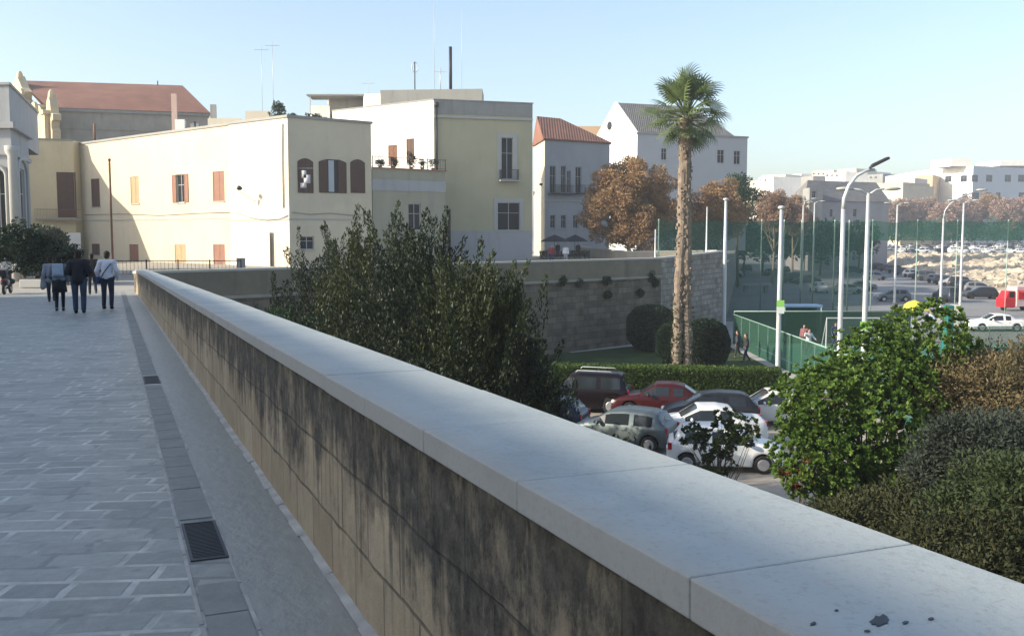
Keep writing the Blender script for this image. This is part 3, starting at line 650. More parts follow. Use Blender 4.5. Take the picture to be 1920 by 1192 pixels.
for i, (px, s, h, lb) in enumerate(((713, 1.2, .5, 'wide low plant at the left end of the roof terrace'), (738, 1.0, .9, 'taller plant left of middle on the roof terrace'), (771, 1.4, 1.3, 'bushiest plant on the roof terrace below the narrow dark door'), (792, 1.1, .7, 'plant on the roof terrace just left of its right end'), (812, 1.3, .9, 'plant at the right end of the roof terrace beside the drainpipe'))):
    pot_plant(px, 320, 89.6+(px-700)*.036, s, lb, h=h)
# --- left white house with arches
B0 = P2(-90, 56.5); B1 = P2(28, 57); B2 = P2(60, 63.5); B0b = (B0[0]-16, B0[1])
zB = EYE+6.05
ptsB = [B0b, B1, B2, (B2[0]-20, B2[1]+6), (B0b[0], B0b[1]+12)]
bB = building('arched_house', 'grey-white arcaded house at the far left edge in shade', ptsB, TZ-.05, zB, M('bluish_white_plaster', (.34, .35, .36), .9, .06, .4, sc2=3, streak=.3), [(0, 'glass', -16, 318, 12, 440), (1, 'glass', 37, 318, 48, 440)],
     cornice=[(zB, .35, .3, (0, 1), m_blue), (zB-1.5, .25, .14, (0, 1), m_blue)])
for (s, A, B, x0, x1, yt) in ((0, B0b, B1, -20, 16, 308), (1, B1, B2, 33, 52, 308)):
    u_ = Vector((B[0]-A[0], B[1]-A[1], 0)).normalized(); n_ = Vector((u_.y, -u_.x, 0)); a = uz(A, B, x0, 400)[0]; b = uz(A, B, x1, 400)[0]; zt = uz(A, B, (x0+x1)/2, 330)[1]; m = MB()
    R_ = (b-a)/2; c_ = (a+b)/2; seg = 10; pts = [Vector((A[0], A[1], 0))+u_*(c_+math.cos(math.pi*i/seg)*R_)+Z*(zt+math.sin(math.pi*i/seg)*min(R_, 1.0))+n_*.08 for i in range(seg+1)]
    m.tube([pts[0]-Z*5.5]+pts+[pts[-1]-Z*5.5], .12, 6); m.build('arch_moulding', m_trim, bB, True, world=True)
m = MB(); q = Vector((*B1, 0)); m.tube([(q.x+.1, q.y-.1, TZ), (q.x+.1, q.y-.1, zB-1.6), (q.x+.1, q.y-.1, zB-1.3), (q.x+.1, q.y-.1, zB-1)], [.28, .26, .4, .42], 12); m.build('column', m_trim, bB, True, world=True)
U0 = P2(-140, 60); U1 = P2(28, 60)
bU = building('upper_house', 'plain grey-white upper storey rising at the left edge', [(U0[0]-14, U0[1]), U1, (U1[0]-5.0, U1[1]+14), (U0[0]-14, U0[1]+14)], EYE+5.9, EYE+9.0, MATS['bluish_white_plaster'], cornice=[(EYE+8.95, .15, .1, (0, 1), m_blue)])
bS = thing('shadow_house', 'unseen stepped white house on the left, shaped to shadow the cream facade', 'building', (-67, 100, TZ))
pr = [(82, 0), (118, 0), (118, EYE+15), (103.7, EYE+15), (98.6, EYE+11.7), (95.3, EYE+10.9), (94.1, EYE+9.4), (92.2, EYE+7.0), (82, EYE+6.6)]  # unseen block, profile shaped to cast the diagonal shadow on the cream facade
MB().add([(-60, y, z) for y, z in pr]+[(-76, y, z) for y, z in pr], [tuple(range(9)), tuple(range(17, 8, -1))]+[(i, i+9, (i+1) % 9+9, (i+1) % 9) for i in range(9)]).build('wall', m_white, bS, world=True)
# --- unseen house blocks added left of the promenade, tops sloped to shape its shade
def leftrow(name, label, a0, a1, x, top0, top1, mat, cat, dx=8):
    p = [prom(a0, x), prom(a1, x), prom(a1, x-dx), prom(a0, x-dx)]
    t = thing(name, label, cat, p[0]); mb = MB()
    v = [(q.x, q.y, 0) for q in p]+[(p[0].x, p[0].y, EYE+top0), (p[1].x, p[1].y, EYE+top1), (p[2].x, p[2].y, EYE+top1), (p[3].x, p[3].y, EYE+top0)]
    mb.add(v, [(0, 1, 5, 4), (1, 2, 6, 5), (2, 3, 7, 6), (3, 0, 4, 7), (4, 5, 6, 7)]); mb.build('wall', mat, t, world=True)
    m = MB(); a = a0+2; nn = 0
    while a < a1-2:
        q = prom(a, x+.003); m.fbox(q+Z*1.2, DH, RH, Z, (0, 0, 0), (1.1, .05, 1.8)); a += 3.2
    m.build('window', m_brown, t, world=True)
    return t
leftrow('shade_house_row', 'long unseen house front left of the promenade, top shaped to shade it', -30, 21, -12, 5.49, 4.44, m_blue, 'building')
leftrow('shade_house', 'unseen white house farther up on the left, top shaped to shade the promenade', 21.05, 47, -12.0, 4.41, 3.90, m_white, 'building')

# --- red hipped house
Q0 = P2(1001, 131); Q1 = P2(1021, 122); Q2 = P2(1142, 127.5); zE = EYE+11.75
ptsE = [Q0, Q1, Q2, (Q2[0]-1.5, Q2[1]+10)]
winE = [(1, 'glass', 1031, 311, 1042, 362), (1, 'glass', 1052, 311, 1061, 362), (1, 'glass', 1063, 320, 1070, 362), (1, 'glass', 1079, 313, 1090, 362)]+[(1, 'glass', x, 403, x+9, 428) for x in (1032, 1052, 1075, 1094, 1112)]
bE = building('hipped_house', 'pale house with a red tiled hipped roof and rows of narrow windows', ptsE, TZ-.04, zE, m_blue, winE, mats={0: m_cream}, flat=False)  # sunlit end coloured cream, shaded front grey: light put into the wall colours
hip(bE, ptsE, zE, P2(1006, 128.5), P2(1050, 131), EYE+15.2, .05, m_red)
for x in (1031, 1079):
    a = uz(Q1, Q2, x-3, 362); b = uz(Q1, Q2, x+(14 if x == 1079 else 40), 362); uE = (Vector((*Q2, 0))-Vector((*Q1, 0))).normalized(); nE = Vector((uE.y, -uE.x, 0)); m = MB()
    m.fbox((*Q1, a[1]), uE, nE, Z, (a[0], .003, -.15), (b[0], .8, 0)); m.fbox((*Q1, a[1]), uE, nE, Z, (a[0], .74, .95), (b[0], .8, 1.0))
    for i in range(int((b[0]-a[0])/.16)): m.fbox((*Q1, a[1]), uE, nE, Z, (a[0]+i*.16, .755, 0), (a[0]+i*.16+.03, .785, .95))
    m.build('balcony', m_iron, bE, world=True)
a = uz(Q1, Q2, 1030, 372)
MB().fbox((*Q1, a[1]-.35), uE, nE, Z, (.01, .003, 0), ((Vector((*Q2, 0))-Vector((*Q1, 0))).length-.01, .12, .22)).build('moulding', m_trim, bE, world=True)

# --- white gabled hall
G0 = P2(1112, 177); G1 = P2(1193, 165); G2 = P2(1398, 172); zF = EYE+16.6; zr = EYE+22.5
uG = Vector((G1[0]-G0[0], G1[1]-G0[1], 0)); back = (G2[0]+uG.x*-1, G2[1]-uG.y)
ptsF = [G0, G1, G2, back]
bF = building('gabled_hall', 'big white hall with a grey pitched roof behind the palm', ptsF, TZ-.04, zF, M('shaded_white_plaster', (.40, .41, .42), .9, .04, .3, sc2=2), [(1, 'glass', 1345, 281, 1358, 306), (1, 'glass', 1376, 283, 1388, 308), (1, 'glass', 1240, 278, 1250, 300)], mats={0: m_white}, flat=False,
     cornice=[(zF-.02, .3, .15, (1,), m_greytrim)])  # shade painted in: walls off the sun get a darker white than the gable
mid0 = ((G0[0]+G1[0])/2, (G0[1]+G1[1])/2); uL = Vector((G2[0]-G1[0], G2[1]-G1[1], 0)); R1 = (mid0[0]+uL.x*.72, mid0[1]+uL.y*.72); He = (G1[0]+uL.x*.9, G1[1]+uL.y*.9); Hb = (G0[0]+uL.x*.9, G0[1]+uL.y*.9)
MB().add([(G0[0], G0[1], zF), (G1[0], G1[1], zF), (mid0[0], mid0[1], zr+.15), (G0[0]+.4, G0[1]+.05, zF), (G1[0]+.4, G1[1]+.05, zF), (mid0[0]+.4, mid0[1]+.05, zr+.15)], [(0, 1, 2), (1, 4, 5, 2), (0, 2, 5, 3), (5, 4, 3)]).build('gable', m_white, bF, world=True)
MB().add([(G1[0]+.45, G1[1], zF+.02), (*He, zF+.02), (*R1, zr), (mid0[0]+.45, mid0[1], zr), (*Hb, zF+.02), (G0[0]+.45, G0[1], zF+.02)], [(0, 1, 2, 3), (1, 4, 2), (4, 5, 3, 2)]).build('roof', m_greyroof, bF, world=True)
ug = uG.normalized(); ng = Vector((ug.y, -ug.x, 0)); a = uz(G0, G1, 1143, 236)
m = MB(); c_ = Vector((*G0, a[1]))+ug*a[0]+ng*.01; m.tube([c_, c_+ng*.05], .75, 14); m.build('window', m_glass, bF, world=True)
MB().add([(*He, zF), (*G2, zF), (*back, zF), (*Hb, zF)], [(0, 1, 2, 3)]).build('roof', m_greytrim, bF, world=True)
q = P2(1302, 160); m = MB(); m.box((q[0]-1.6, q[1]-1, 19.5), (q[0]+1.6, q[1]+1, 20.6)); 
orange = building('ochre_house', 'small ochre roof peeking left of the white gable', [P2(1080, 190), P2(1135, 190), (P2(1135, 190)[0], 200), (P2(1080, 190)[0], 200)], TZ-.03, EYE+20.6, M('ochre', (.60, .40, .24), .9, .06, .4))

# --- church with red roof
D0 = P2(104, 127); D1 = P2(398, 133); zA = EYE+15.8; rA0 = P2(48, 138); rA1 = P2(350, 142)
ptsA = [D0, D1, (D1[0]-6, D1[1]+18), (D0[0]-8, D0[1]+20)]
bA = building('church', 'grey stone church with long red tiled roof and a scrolled golden front', ptsA, TZ-.04, zA, m_greystone, cat='church', flat=False, cornice=[(zA-.1, .35, .3, (0,), m_greytrim), (zA-2.3, .2, .12, (0,), m_greystone)])
zrA = EYE+21.2
MB().add([(D0[0]-.2, D0[1]-.4, zA+.3), (D1[0]+.3, D1[1]-.4, zA+.3), (*rA1, zrA-.1), (*rA0, zrA), (D1[0]-6, D1[1]+18, zA+.3), (D0[0]-8, D0[1]+20, zA+.3)], [(0, 1, 2, 3), (1, 4, 2), (4, 5, 3, 2)]).build('roof', m_red, bA, world=True)
Af = (rA0[0]-.6, rA0[1]-.5); Bf = (D0[0], D0[1]-.3)
prof = [(28, 275), (106, 275), (106, 245), (104, 240), (104, 228), (107, 225), (107, 214), (103, 212), (101, 190), (98, 180), (95, 190), (94, 210), (88, 213), (82, 200), (74, 196), (68, 200), (72, 214), (62, 206), (56, 190), (52, 186), (54, 172), (48, 165), (42, 150), (39, 143), (35, 150), (30, 160)]
m = MB(); uF = Vector((Bf[0]-Af[0], Bf[1]-Af[1], 0)).normalized(); nF = Vector((uF.y, -uF.x, 0)); fr = []; bk = []
for (x, y) in prof:
    a, z_ = uz(Af, Bf, x, y); p = Vector((*Af, 0))+uF*a+Z*z_; fr.append(p+nF*.5); bk.append(p-nF*.5)
n_ = len(prof); m.add(fr+bk, [tuple(range(n_)), tuple(range(2*n_-1, n_-1, -1))]+[(i, n_+i, n_+(i+1) % n_, (i+1) % n_) for i in range(n_)])
for x in (38, 62, 98):
    a, z1_ = uz(Af, Bf, x, 216); _, z0_ = uz(Af, Bf, x, 275); m.fbox(Vector((*Af, 0))+uF*a, uF, nF, Z, (-.5, .5, z0_), (.5, 1.1, z1_)); m.fbox(Vector((*Af, 0))+uF*a, uF, nF, Z, (-.8, .5, z1_), (.8, 1.35, z1_+.5))
for x, y in ((39, 150), (98, 186)):
    a, z1_ = uz(Af, Bf, x, y); m.sph(Vector((*Af, 0))+uF*a+Z*(z1_+.3)+nF*.1, (.45, .45, .9), 8, 6)
for x, y, r_ in ((75, 205, .9), (50, 178, .8), (60, 222, 1.0)):
    a, z1_ = uz(Af, Bf, x, y); c_ = Vector((*Af, 0))+uF*a+Z*z1_+nF*.5; m.tube([c_, c_+nF*.35], r_, 12)
m.build('scrolled_front', m_stone, bA, world=True)
# --- rooftop clutter
def rbox(name, label, x0, y0, x1, y1, d, dep, mat, cat='rooftop block', zb=None):
    A = P2(x0, d); B = P2(x1, d); zt = at((x0+x1)/2, y0, d).z; zb_ = at((x0+x1)/2, y1, d).z if zb is None else zb
    return building(name, label, [A, B, (B[0]-dep*.25, d+dep), (A[0]-dep*.25, d+dep)], zb_, zt, mat, cat=cat)
rbox('roof_hut', 'cream rooftop hut above the sunlit cream facade', 465, 208, 512, 240, 93, 4, m_cream2)
rbox('roof_hut', 'low cream rooftop block left of the taller hut', 395, 222, 458, 262, 99, 5, m_cream2)
rbox('roof_hut', 'grey block with a flat slab roof left of the white gable wall', 622, 180, 690, 215, 113, 4, m_greytrim)
rbox('chimney', 'white chimney beside the flat rooftop slab', 688, 176, 716, 205, 109, 2, m_white, 'chimney')
rbox('roof_hut', 'white rooftop cabin behind the dark roof plants', 588, 198, 622, 226, 112, 3, m_white)
rbox('chimney', 'thin tall pinkish chimney in front of the red church roof', 328, 176, 338, 262, 112, 1, M('pink_stone', (.5, .36, .3), .9), 'chimney')
rbox('chimney', 'pale slim chimney right of the red church roof', 400, 196, 411, 262, 108, 1, m_greytrim, 'chimney')
rbox('roof_hut', 'small white stair hut on the cream roof below the church', 334, 224, 352, 262, 108, 2, m_white)
rbox('roof_hut', 'small grey stair hut right of the white one on the cream roof', 362, 232, 378, 262, 108, 2, m_greytrim)
t = thing('roof_canopy', 'thin flat slab canopy over the rooftop terrace', 'canopy', at(640, 183, 112)); q = t.location
MB().box((-3.6, -1.5, 0), (3.2, 2, .16)).build('slab', m_greytrim, t)
for x in (-3.3, 2.9): MB().box((x, -1.3, -2), (x+.12, -1.18, 0)).build('post', m_galv, t)
t = thing('roof_plants', 'dark bushy plants in a row on the cream roof', 'plants', at(545, 232, 90)); r_ = np.random.default_rng(9)
v, _ = crown((-.9, 0, .9), (.9, .6, .9), 20, .3, 60, .2, .05, r_); v2, _ = crown((1.4, 0, .4), (2.2, .5, .35), 24, .25, 50, .18, .05, r_); leaves_obj('foliage', np.concatenate([v, v2]), m_leafdark, t)
def mast(label, px, y0, y1, d, r=.04, kind=None, mat=None):
    b = at(px, y1, d); h = at(px, y0, d).z-b.z; t = thing('antenna_mast', label, 'antenna', b, 0, 'antenna masts on the roofs')
    MB().tube([(0, 0, 0), (0, 0, h)], r, 6).build('mast', mat or m_galv, t, True)
    if kind == 'yagi':
        m = MB(); m.box((-.7, -.01, h-.4), (.7, .01, h-.37))
        for i in range(7): m.box((-.6+i*.2, -.3, h-.40), (-.58+i*.2, .3, h-.38))
        m.build('aerial', m_galv, t)
    if kind == 'loop':
        m = MB(); m.tube([(.32*math.cos(a_)+0, 0, h-.6+.55*math.sin(a_)) for a_ in [i*math.pi/8 for i in range(17)]], .05, 6, False); m.build('aerial', m_galv, t, True)
    if kind == 'sector':
        m = MB(); m.box((-.16, -.12, h-2.2), (.16, .12, h-.1)); m.build('aerial', m_greytrim, t)
    return t
mast('mast with a round loop aerial on the grey rooftop block', 778, 116, 172, 109, .06, 'loop', m_iron)
mast('short mast with a grid aerial between the loop and the thick dark pole', 826, 128, 172, 109, .05, 'yagi', m_galv)
mast('thick dark pole, the boldest mast on the grey rooftop block', 845, 88, 174, 108, .17, None, m_iron)
mast('thinnest tallest mast reaching the top of the photo', 815, -20, 172, 110, .022)
mast('very thin mast right of the thick dark pole', 866, 20, 172, 110, .018)
mast('pale thin mast left of its twin above the cream roof', 492, 86, 210, 96, .02, 'yagi')
mast('pale thin mast right of its twin above the cream roof', 513, 78, 214, 96, .022, 'yagi')
mast('short dark finial pole on the ridge of the church roof', 296, 152, 168, 141, .08, None, m_iron)
mast('dark flue pipe in front of the church wall', 178, 232, 268, 107, .14, None, m_rust)
mast('thin short aerial above the flat rooftop canopy', 691, 150, 180, 110, .02, 'yagi')
mast('small iron vent pipe with cap at the right end of the cream roof', 366, 228, 262, 106, .12, None, m_iron)
# downpipe-like post on the facade / street pole
t = thing('street_pole', 'tall bare rusty pole standing before the cream facade', 'pole', at(212, 505, 78)); t.location.z = TZ
h = at(212, 300, 78).z-TZ; MB().tube([(0, 0, 0), (0, 0, h)], [.1, .08], 8).build('pole', m_rust, t, True); MB().sph((0, 0, h), .12).build('cap', m_rust, t)
# railing across the end of the promenade
railing('street_railing', 'dark iron railing across the end of the promenade', at(216, 500, 64.5)[:2], at(452, 500, 64.5)[:2], TZ, 1.02, m_iron, .25, thick=.016)
t = thing('junction_box', 'small grey box at the right end of the street railing', 'utility box', at(452, 500, 66)); t.location.z = TZ
MB().box((-.25, -.2, 0), (.25, .2, 1.1)).build('cabinet', m_greytrim, t, bevel=.02); MB().box((-.28, -.23, 1.1), (.28, .23, 1.15)).build('lid', m_galv, t)
# satellite-dish-like wall fixture on the low wing
# --- far buildings on the right
zg = 0
farb = [
 ('white_block', 'sunlit white block with square windows at the far right', [(1735, 330), (1815, 318)], 310, m_white, [(1746, 331, 1758, 341), (1772, 331, 1784, 341), (1800, 331, 1812, 341), (1804, 364, 1815, 374)]),
]
def farblock(name, label, x0, d0, x1, d1, ytop, mat, wins=(), dep=16, side=None, cat='building'):
    A = P2(x0, d0); B = P2(x1, d1); zt = at(x1, ytop, d1).z; u_ = Vector((B[0]-A[0], B[1]-A[1], 0)).normalized(); n_ = Vector((u_.y, -u_.x, 0))
    return building(name, label, [A, B, (B[0]-n_.x*dep, B[1]-n_.y*dep), (A[0]-n_.x*dep, A[1]-n_.y*dep)], 0, zt, mat, [(0, 'glass', *w_) for w_ in wins], cat=cat)
R0, R1_, R2 = P2(1737, 520), P2(1820, 490), P2(1990, 520)
z1 = at(1820, 311, 490).z
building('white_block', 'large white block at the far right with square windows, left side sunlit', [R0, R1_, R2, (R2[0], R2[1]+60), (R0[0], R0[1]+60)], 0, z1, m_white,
   [(0, 'glass', 1747, 330, 1758, 341), (0, 'glass', 1772, 330, 1784, 341), (0, 'glass', 1801, 329, 1813, 341), (0, 'glass', 1804, 363, 1814, 374)]+[(1, 'glass', x, 328, x+12, 341) for x in (1822, 1849, 1884, 1909)]+[(1, 'glass', x, 361, x+w_, 375) for x, w_ in ((1822, 14), (1850, 9), (1867, 9), (1910, 12))], mats={1: M('shaded_white_far', (.52, .54, .55), .9, .04, .1)})  # shaded side coloured grey, sunlit side kept white
rbox('rooftop_block', 'white stair tower on top of the far white block', 1778, 297, 1817, 312, 494, 15, m_white)
rbox('rooftop_block', 'long white roof slab at the right edge of the photo', 1870, 301, 1990, 311, 525, 18, m_white)
farblock('yellow_block', 'pale yellow low block left of the far white one', 1634, 450, 1690, 430, 349, m_cream)
farblock('yellow_block', 'ochre-sided yellow block touching the far white one', 1690, 440, 1740, 455, 345, m_yellow, [(1700, 352, 1706, 360), (1716, 352, 1722, 360)])
farblock('pink_block', 'small pink house above the yellow blocks', 1684, 485, 1712, 480, 334, M('pink_far', (.68, .55, .50), .9))
farblock('far_house', 'low ochre roofed house behind the pink one', 1712, 505, 1745, 500, 328, M('ochre_far', (.55, .42, .28), .9))
GH = (P2(1508, 215), P2(1665, 225)); zt = at(1508, 376, 215).z
gb = building('grey_roof_house', 'pale house with a long grey roof behind the green net', [GH[0], GH[1], (GH[1][0], GH[1][1]+14), (GH[0][0], GH[0][1]+14)], 0, zt, M('lilac_wall', (.34, .32, .32), .9), [(0, 'glass', 1556, 392, 1561, 407), (0, 'glass', 1600, 392, 1606, 407)], flat=False)
hip(gb, [GH[0], GH[1], (GH[1][0], GH[1][1]+14), (GH[0][0], GH[0][1]+14)], zt, P2(1512, 222), P2(1640, 232), at(1508, 338, 222).z, .03, m_greyroof)
q0 = P2(1516, 213); q1 = P2(1541, 213.6)
dm = building('dormer_house', 'narrow pale gabled dormer in front of the grey roof', [q0, q1, (q1[0], q1[1]+5), (q0[0], q0[1]+5)], 0, at(1528, 352, 213).z, m_greytrim, [(0, 'glass', 1523, 358, 1530, 374)], cat='building')
sp = [(1420, 1448, 331, m_white), (1440, 1500, 334, M('peach', (.66, .5, .40), .9)), (1480, 1500, 326, m_white), (1498, 1522, 330, m_greytrim), (1520, 1560, 319, m_cream2), (1545, 1582, 322, m_white), (1566, 1602, 316, m_cream2), (1596, 1640, 322, m_white), (1618, 1652, 326, m_greytrim), (1640, 1690, 331, M('peach', (.66, .5, .40))), (1380, 1425, 338, m_cream2), (1650, 1700, 335, m_white), (1716, 1740, 322, m_greytrim), (1425, 1470, 327, m_cream2)]
names = ['white', 'peach', 'narrow white', 'grey', 'cream stepped', 'bright white', 'tallest cream', 'wide white', 'dull grey', 'low peach', 'cream low', 'long white', 'small grey', 'hazy cream']
where = ['just right of the big dark tree', 'above the brown trees right of the white hall', 'rising behind the peach house', 'left of the cream stepped block', 'above the left end of the grey roof', 'above the middle of the grey roof', 'behind the street lamp neck', 'just right of the bent street lamp', 'behind the slim lamp pole', 'left of the pale yellow block', 'hidden behind the big dark tree', 'behind the pale yellow block', 'between the ochre block and the far white block', 'on the skyline above the brown trees']
for i, (x0, x1, yt, mt) in enumerate(sp):
    d = 570+((i*37) % 90)
    ws = [(x0+k, yt+5, x0+k+4, yt+9) for k in range(4, x1-x0-6, 9)] if i % 4 != 3 else []
    farblock('distant_building', f'{names[i]} distant block {where[i]}', x0, d+12, x1, d, yt, mt, ws, 20)
# ================================================================== VEGETATION
lf_olive = leafmat('olive_leaves', (.004, .011, .005), (.018, .031, .011), .18)  # leaf tone darkened to stand in for shade on the tall bushes
lf_warm = leafmat('warm_green_leaves', (.009, .019, .005), (.050, .066, .018), .22)
lf_bright = leafmat('bright_rosette_leaves', (.020, .075, .008), (.16, .24, .045), .35, .6, 1.2)
lf_autumn = leafmat('autumn_leaves', (.19, .12, .06), (.42, .27, .14), .3, .7, .35)
lf_autumn2 = leafmat('rust_leaves', (.19, .13, .09), (.36, .25, .175), .3, .7, .35)
lf_deep = leafmat('deep_green_leaves', (.010, .035, .016), (.030, .075, .026), .2)
lf_dry = leafmat('dry_tamarisk', (.06, .065, .025), (.24, .18, .10), .3, .8, 1.6)
lf_grey = leafmat('grey_green_leaves', (.020, .030, .024), (.060, .075, .055), .2, .8, .6)
lf_hedge = leafmat('hedge_leaves', (.025, .060, .008), (.075, .12, .018), .25)
lf_top = leafmat('topiary_leaves', (.007, .022, .010), (.018, .042, .015), .15)
lf_palm = leafmat('palm_leaf', (.06, .10, .035), (.17, .22, .085), .35, .45)
lf_far = leafmat('far_tree_leaves', (.25, .17, .13), (.38, .26, .20), .3, .8)
lf_fargreen = leafmat('far_green_leaves', (.03, .08, .06), (.06, .12, .09), .2, .8)

def shoots(base, n, R, h, rs, L=.16, W=.035, lean=.25, per=90):
    """upright leafy shoots: base centre, spread R (x,y,z), height h"""
    out = []
    for i in range(n):
        q = rs.normal(size=2)*.5; p = np.array(base)+np.array([q[0]*R[0], q[1]*R[1], (rs.random()-.5)*R[2]])
        ax = np.array([rs.normal()*lean, rs.normal()*lean, 1]); ax /= np.linalg.norm(ax); hh = h*(.5+.7*rs.random())
        k = int(per*hh/h)+8; t = rs.random(k)**.85; rr = .22*(1-t)+.05
        pts = p+ax*(t*hh)[:, None]+unit(k, rs)*rr[:, None]*np.array([1, 1, .5]); d = unit(k, rs)*.5+ax*1.1; d /= np.linalg.norm(d, axis=1)[:, None]
        out.append(leaf_arrays(pts, d, L*(.6+.8*rs.random(k)), W, rs))
    return np.concatenate(out)
def oleander(px, d, wid, ztop, mat, label, seed, nsh=40, wdep=None):
    rs = np.random.default_rng(seed); p = at(px, 440, d); t = thing('large_bush', label, 'bush', (p.x, p.y, 0), 0, 'big dark bushes growing up against the promenade wall')
    R = (wid/2, (wdep or wid*.8)/2, ztop*.5); v, cc = crown((0, 0, ztop*.44), (R[0]*.92, R[1]*.92, ztop*.44), int(40+wid*16), .42+wid*.07, 420, .105, .021, rs, .7, .35)
    # upright spikes set over the upper half
    sh = []
    for i in range(nsh):
        an = rs.random()*6.283; q = rs.random()**.5; x = math.cos(an)*q*R[0]; y = math.sin(an)*q*R[1]; z = ztop*.48+R[2]*math.sqrt(max(0, 1-q*q))*.82
        sh.append(shoots((x, y, z), 3, (.5, .5, .6), ztop*.25, rs, .11, .020, .25, 150))
    v = np.concatenate([v]+sh); leaves_obj('foliage', v, mat, t)
    mb = MB()
    for k in range(6):
        e = cc[rs.integers(len(cc))]; mb.tube([(rs.normal()*.3, rs.normal()*.3, 0), (e[0]*.5, e[1]*.5, e[2]*.5), tuple(e)], [.12, .08, .03], 6)
    mb.build('stems', m_bark, t, True); return t
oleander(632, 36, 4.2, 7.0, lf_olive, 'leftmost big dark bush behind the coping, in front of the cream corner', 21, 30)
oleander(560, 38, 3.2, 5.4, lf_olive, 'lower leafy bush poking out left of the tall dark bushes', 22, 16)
oleander(718, 31, 3.6, 7.5, lf_warm, 'tallest yellowish-topped bush in front of the low terrace wing', 23, 36)
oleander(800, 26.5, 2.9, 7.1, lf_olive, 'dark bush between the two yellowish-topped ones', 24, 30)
oleander(878, 24.8, 2.3, 6.6, lf_warm, 'yellowish-topped bush right of the dark middle ones', 25, 28)
oleander(948, 24.6, 1.7, 6.1, lf_warm, 'rightmost tall bush, its lit tips in front of the rampart', 26, 20)
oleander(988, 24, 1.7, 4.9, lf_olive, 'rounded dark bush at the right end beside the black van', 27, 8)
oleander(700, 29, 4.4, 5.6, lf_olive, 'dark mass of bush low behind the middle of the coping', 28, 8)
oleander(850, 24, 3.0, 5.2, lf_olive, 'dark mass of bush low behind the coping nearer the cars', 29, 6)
oleander(575, 34, 4.2, 5.2, lf_deep, 'dark green bush low at the left end of the bush row', 30, 8)
# --- near bright bush of leaf rosettes
def rosette_bush(loc, blobs, n, mat, seed, name, label, L=.13, W=.035, per=11, tr=.09, wob=.2):
    rs = np.random.default_rng(seed); t = thing(name, label, 'bush', loc); out = []; tips = []
    vol = np.array([b[3] for b in blobs])**2; vol = vol/vol.sum()
    for b, fr_ in zip(blobs, vol):
        c = np.array(b[:3]); R = b[3]; k = int(n*fr_); q = unit(k, rs); lump = 1+wob*np.sin(q[:, 0]*7+seed)*np.cos(q[:, 1]*6+q[:, 2]*5)
        rr = R*lump*(.55+.45*rs.random(k)**.35); p = c+q*rr[:, None]*np.array([1, 1, .92])
        for i in range(k):
            a = q[i]*.8+np.array([0, 0, .55])+rs.normal(size=3)*.25; a /= np.linalg.norm(a)
            d = unit(per, rs); d = d-a*(d@a)[:, None]; d /= np.linalg.norm(d, axis=1)[:, None]; d = d+a*(.35+.6*rs.random(per))[:, None]; d /= np.linalg.norm(d, axis=1)[:, None]
            s = .7+.6*rs.random(); out.append(leaf_arrays(np.repeat(p[i][None], per, 0), d, L*s, W*s*1.15, rs))
        tips += [tuple(c+(p[j]-c)*.85) for j in rs.choice(k, 7)]
    leaves_obj('foliage', np.concatenate(out), mat, t)
    mb = MB(); limbs(mb, (0, 0, 0), (0, 0, blobs[0][2]*.75), tr, tr*.6, tips, rs); mb.build('trunk', m_bark, t, True); return t
p = at(1630, 440, 22); bx = p.x
def rel(px, py, d, base): q = at(px, py, d); return (q.x-base[0], q.y-base[1], q.z-base[2])
B_ = (at(1640, 440, 21.5).x, 21.5, 0)
blobs = [(*rel(1640, 790, 21.5, B_), 1.75), (*rel(1540, 760, 21.2, B_), 1.0), (*rel(1740, 640, 22, B_), .95), (*rel(1640, 690, 22, B_), 1.05), (*rel(1530, 860, 20.8, B_), .95), (*rel(1760, 760, 22, B_), 1.0), (*rel(1590, 920, 20.6, B_), .7), (*rel(1690, 900, 20.8, B_), 1.0)]
rosette_bush(B_, blobs, 5600, lf_bright, 31, 'rosette_bush', 'large bright green round bush beside the white cars', .105, .027)
B2_ = (at(1345, 440, 25).x, 25, 0)
rosette_bush(B2_, [(*rel(1345, 830, 25, B2_), .5), (*rel(1300, 815, 25.2, B2_), .35), (*rel(1395, 805, 24.8, B2_), .42), (*rel(1360, 780, 25, B2_), .28), (*rel(1345, 868, 24.8, B2_), .4)], 260, leafmat('sapling_leaves', (.02, .04, .012), (.08, .11, .03), .3), 33, 'young_tree', 'thin sparse young tree in front of the white small car', .12, .035, 9, .04)
B3_ = (at(1500, 440, 20.5).x, 20.5, 0)
rosette_bush(B3_, [(*rel(1490, 890, 20.5, B3_), .28), (*rel(1520, 880, 20.3, B3_), .25)], 60, leafmat('reddish_leaves', (.12, .04, .015), (.22, .12, .04), .3), 34, 'small_shrub', 'small reddish-leaved shrub under the left side of the bright bush', .1, .03, 8, .025)
lf_olive2 = leafmat('dull_green_leaves', (.018, .034, .012), (.060, .080, .030), .2, .8, 1.2)
# --- feathery tamarisks and undergrowth at the right
def feathery(px, py, d, R, mat, label, seed, ncl=70, rc=.45, name='shrub', nl=330, L=.085, W=.017):
    p = at(px, py, d); rs = np.random.default_rng(seed); t = thing(name, label, 'shrub', (p.x, p.y, 0), 0, 'feathery shrubs below the wall at the right')
    v, cc = crown((0, 0, p.z), R, ncl, rc, nl, L, W, rs, .15, .3); leaves_obj('foliage', v, mat, t)
    if d > 18: v3 = shoots((0, 0, p.z+R[2]*.55), 14, (R[0]*1.5, R[1]*1.2, .3), .75, rs, L*.9, W*.9, .45, 160); leaves_obj('shoots', v3, mat, t)
    mb = MB()
    for k in range(9):
        e = cc[rs.integers(len(cc))]; mb.tube([(rs.normal()*.1, rs.normal()*.1, 0), (e[0]*.4, e[1]*.4, e[2]*.6), tuple(e)], [.07, .04, .012], 5)
    mb.build('stems', m_bark, t, True)
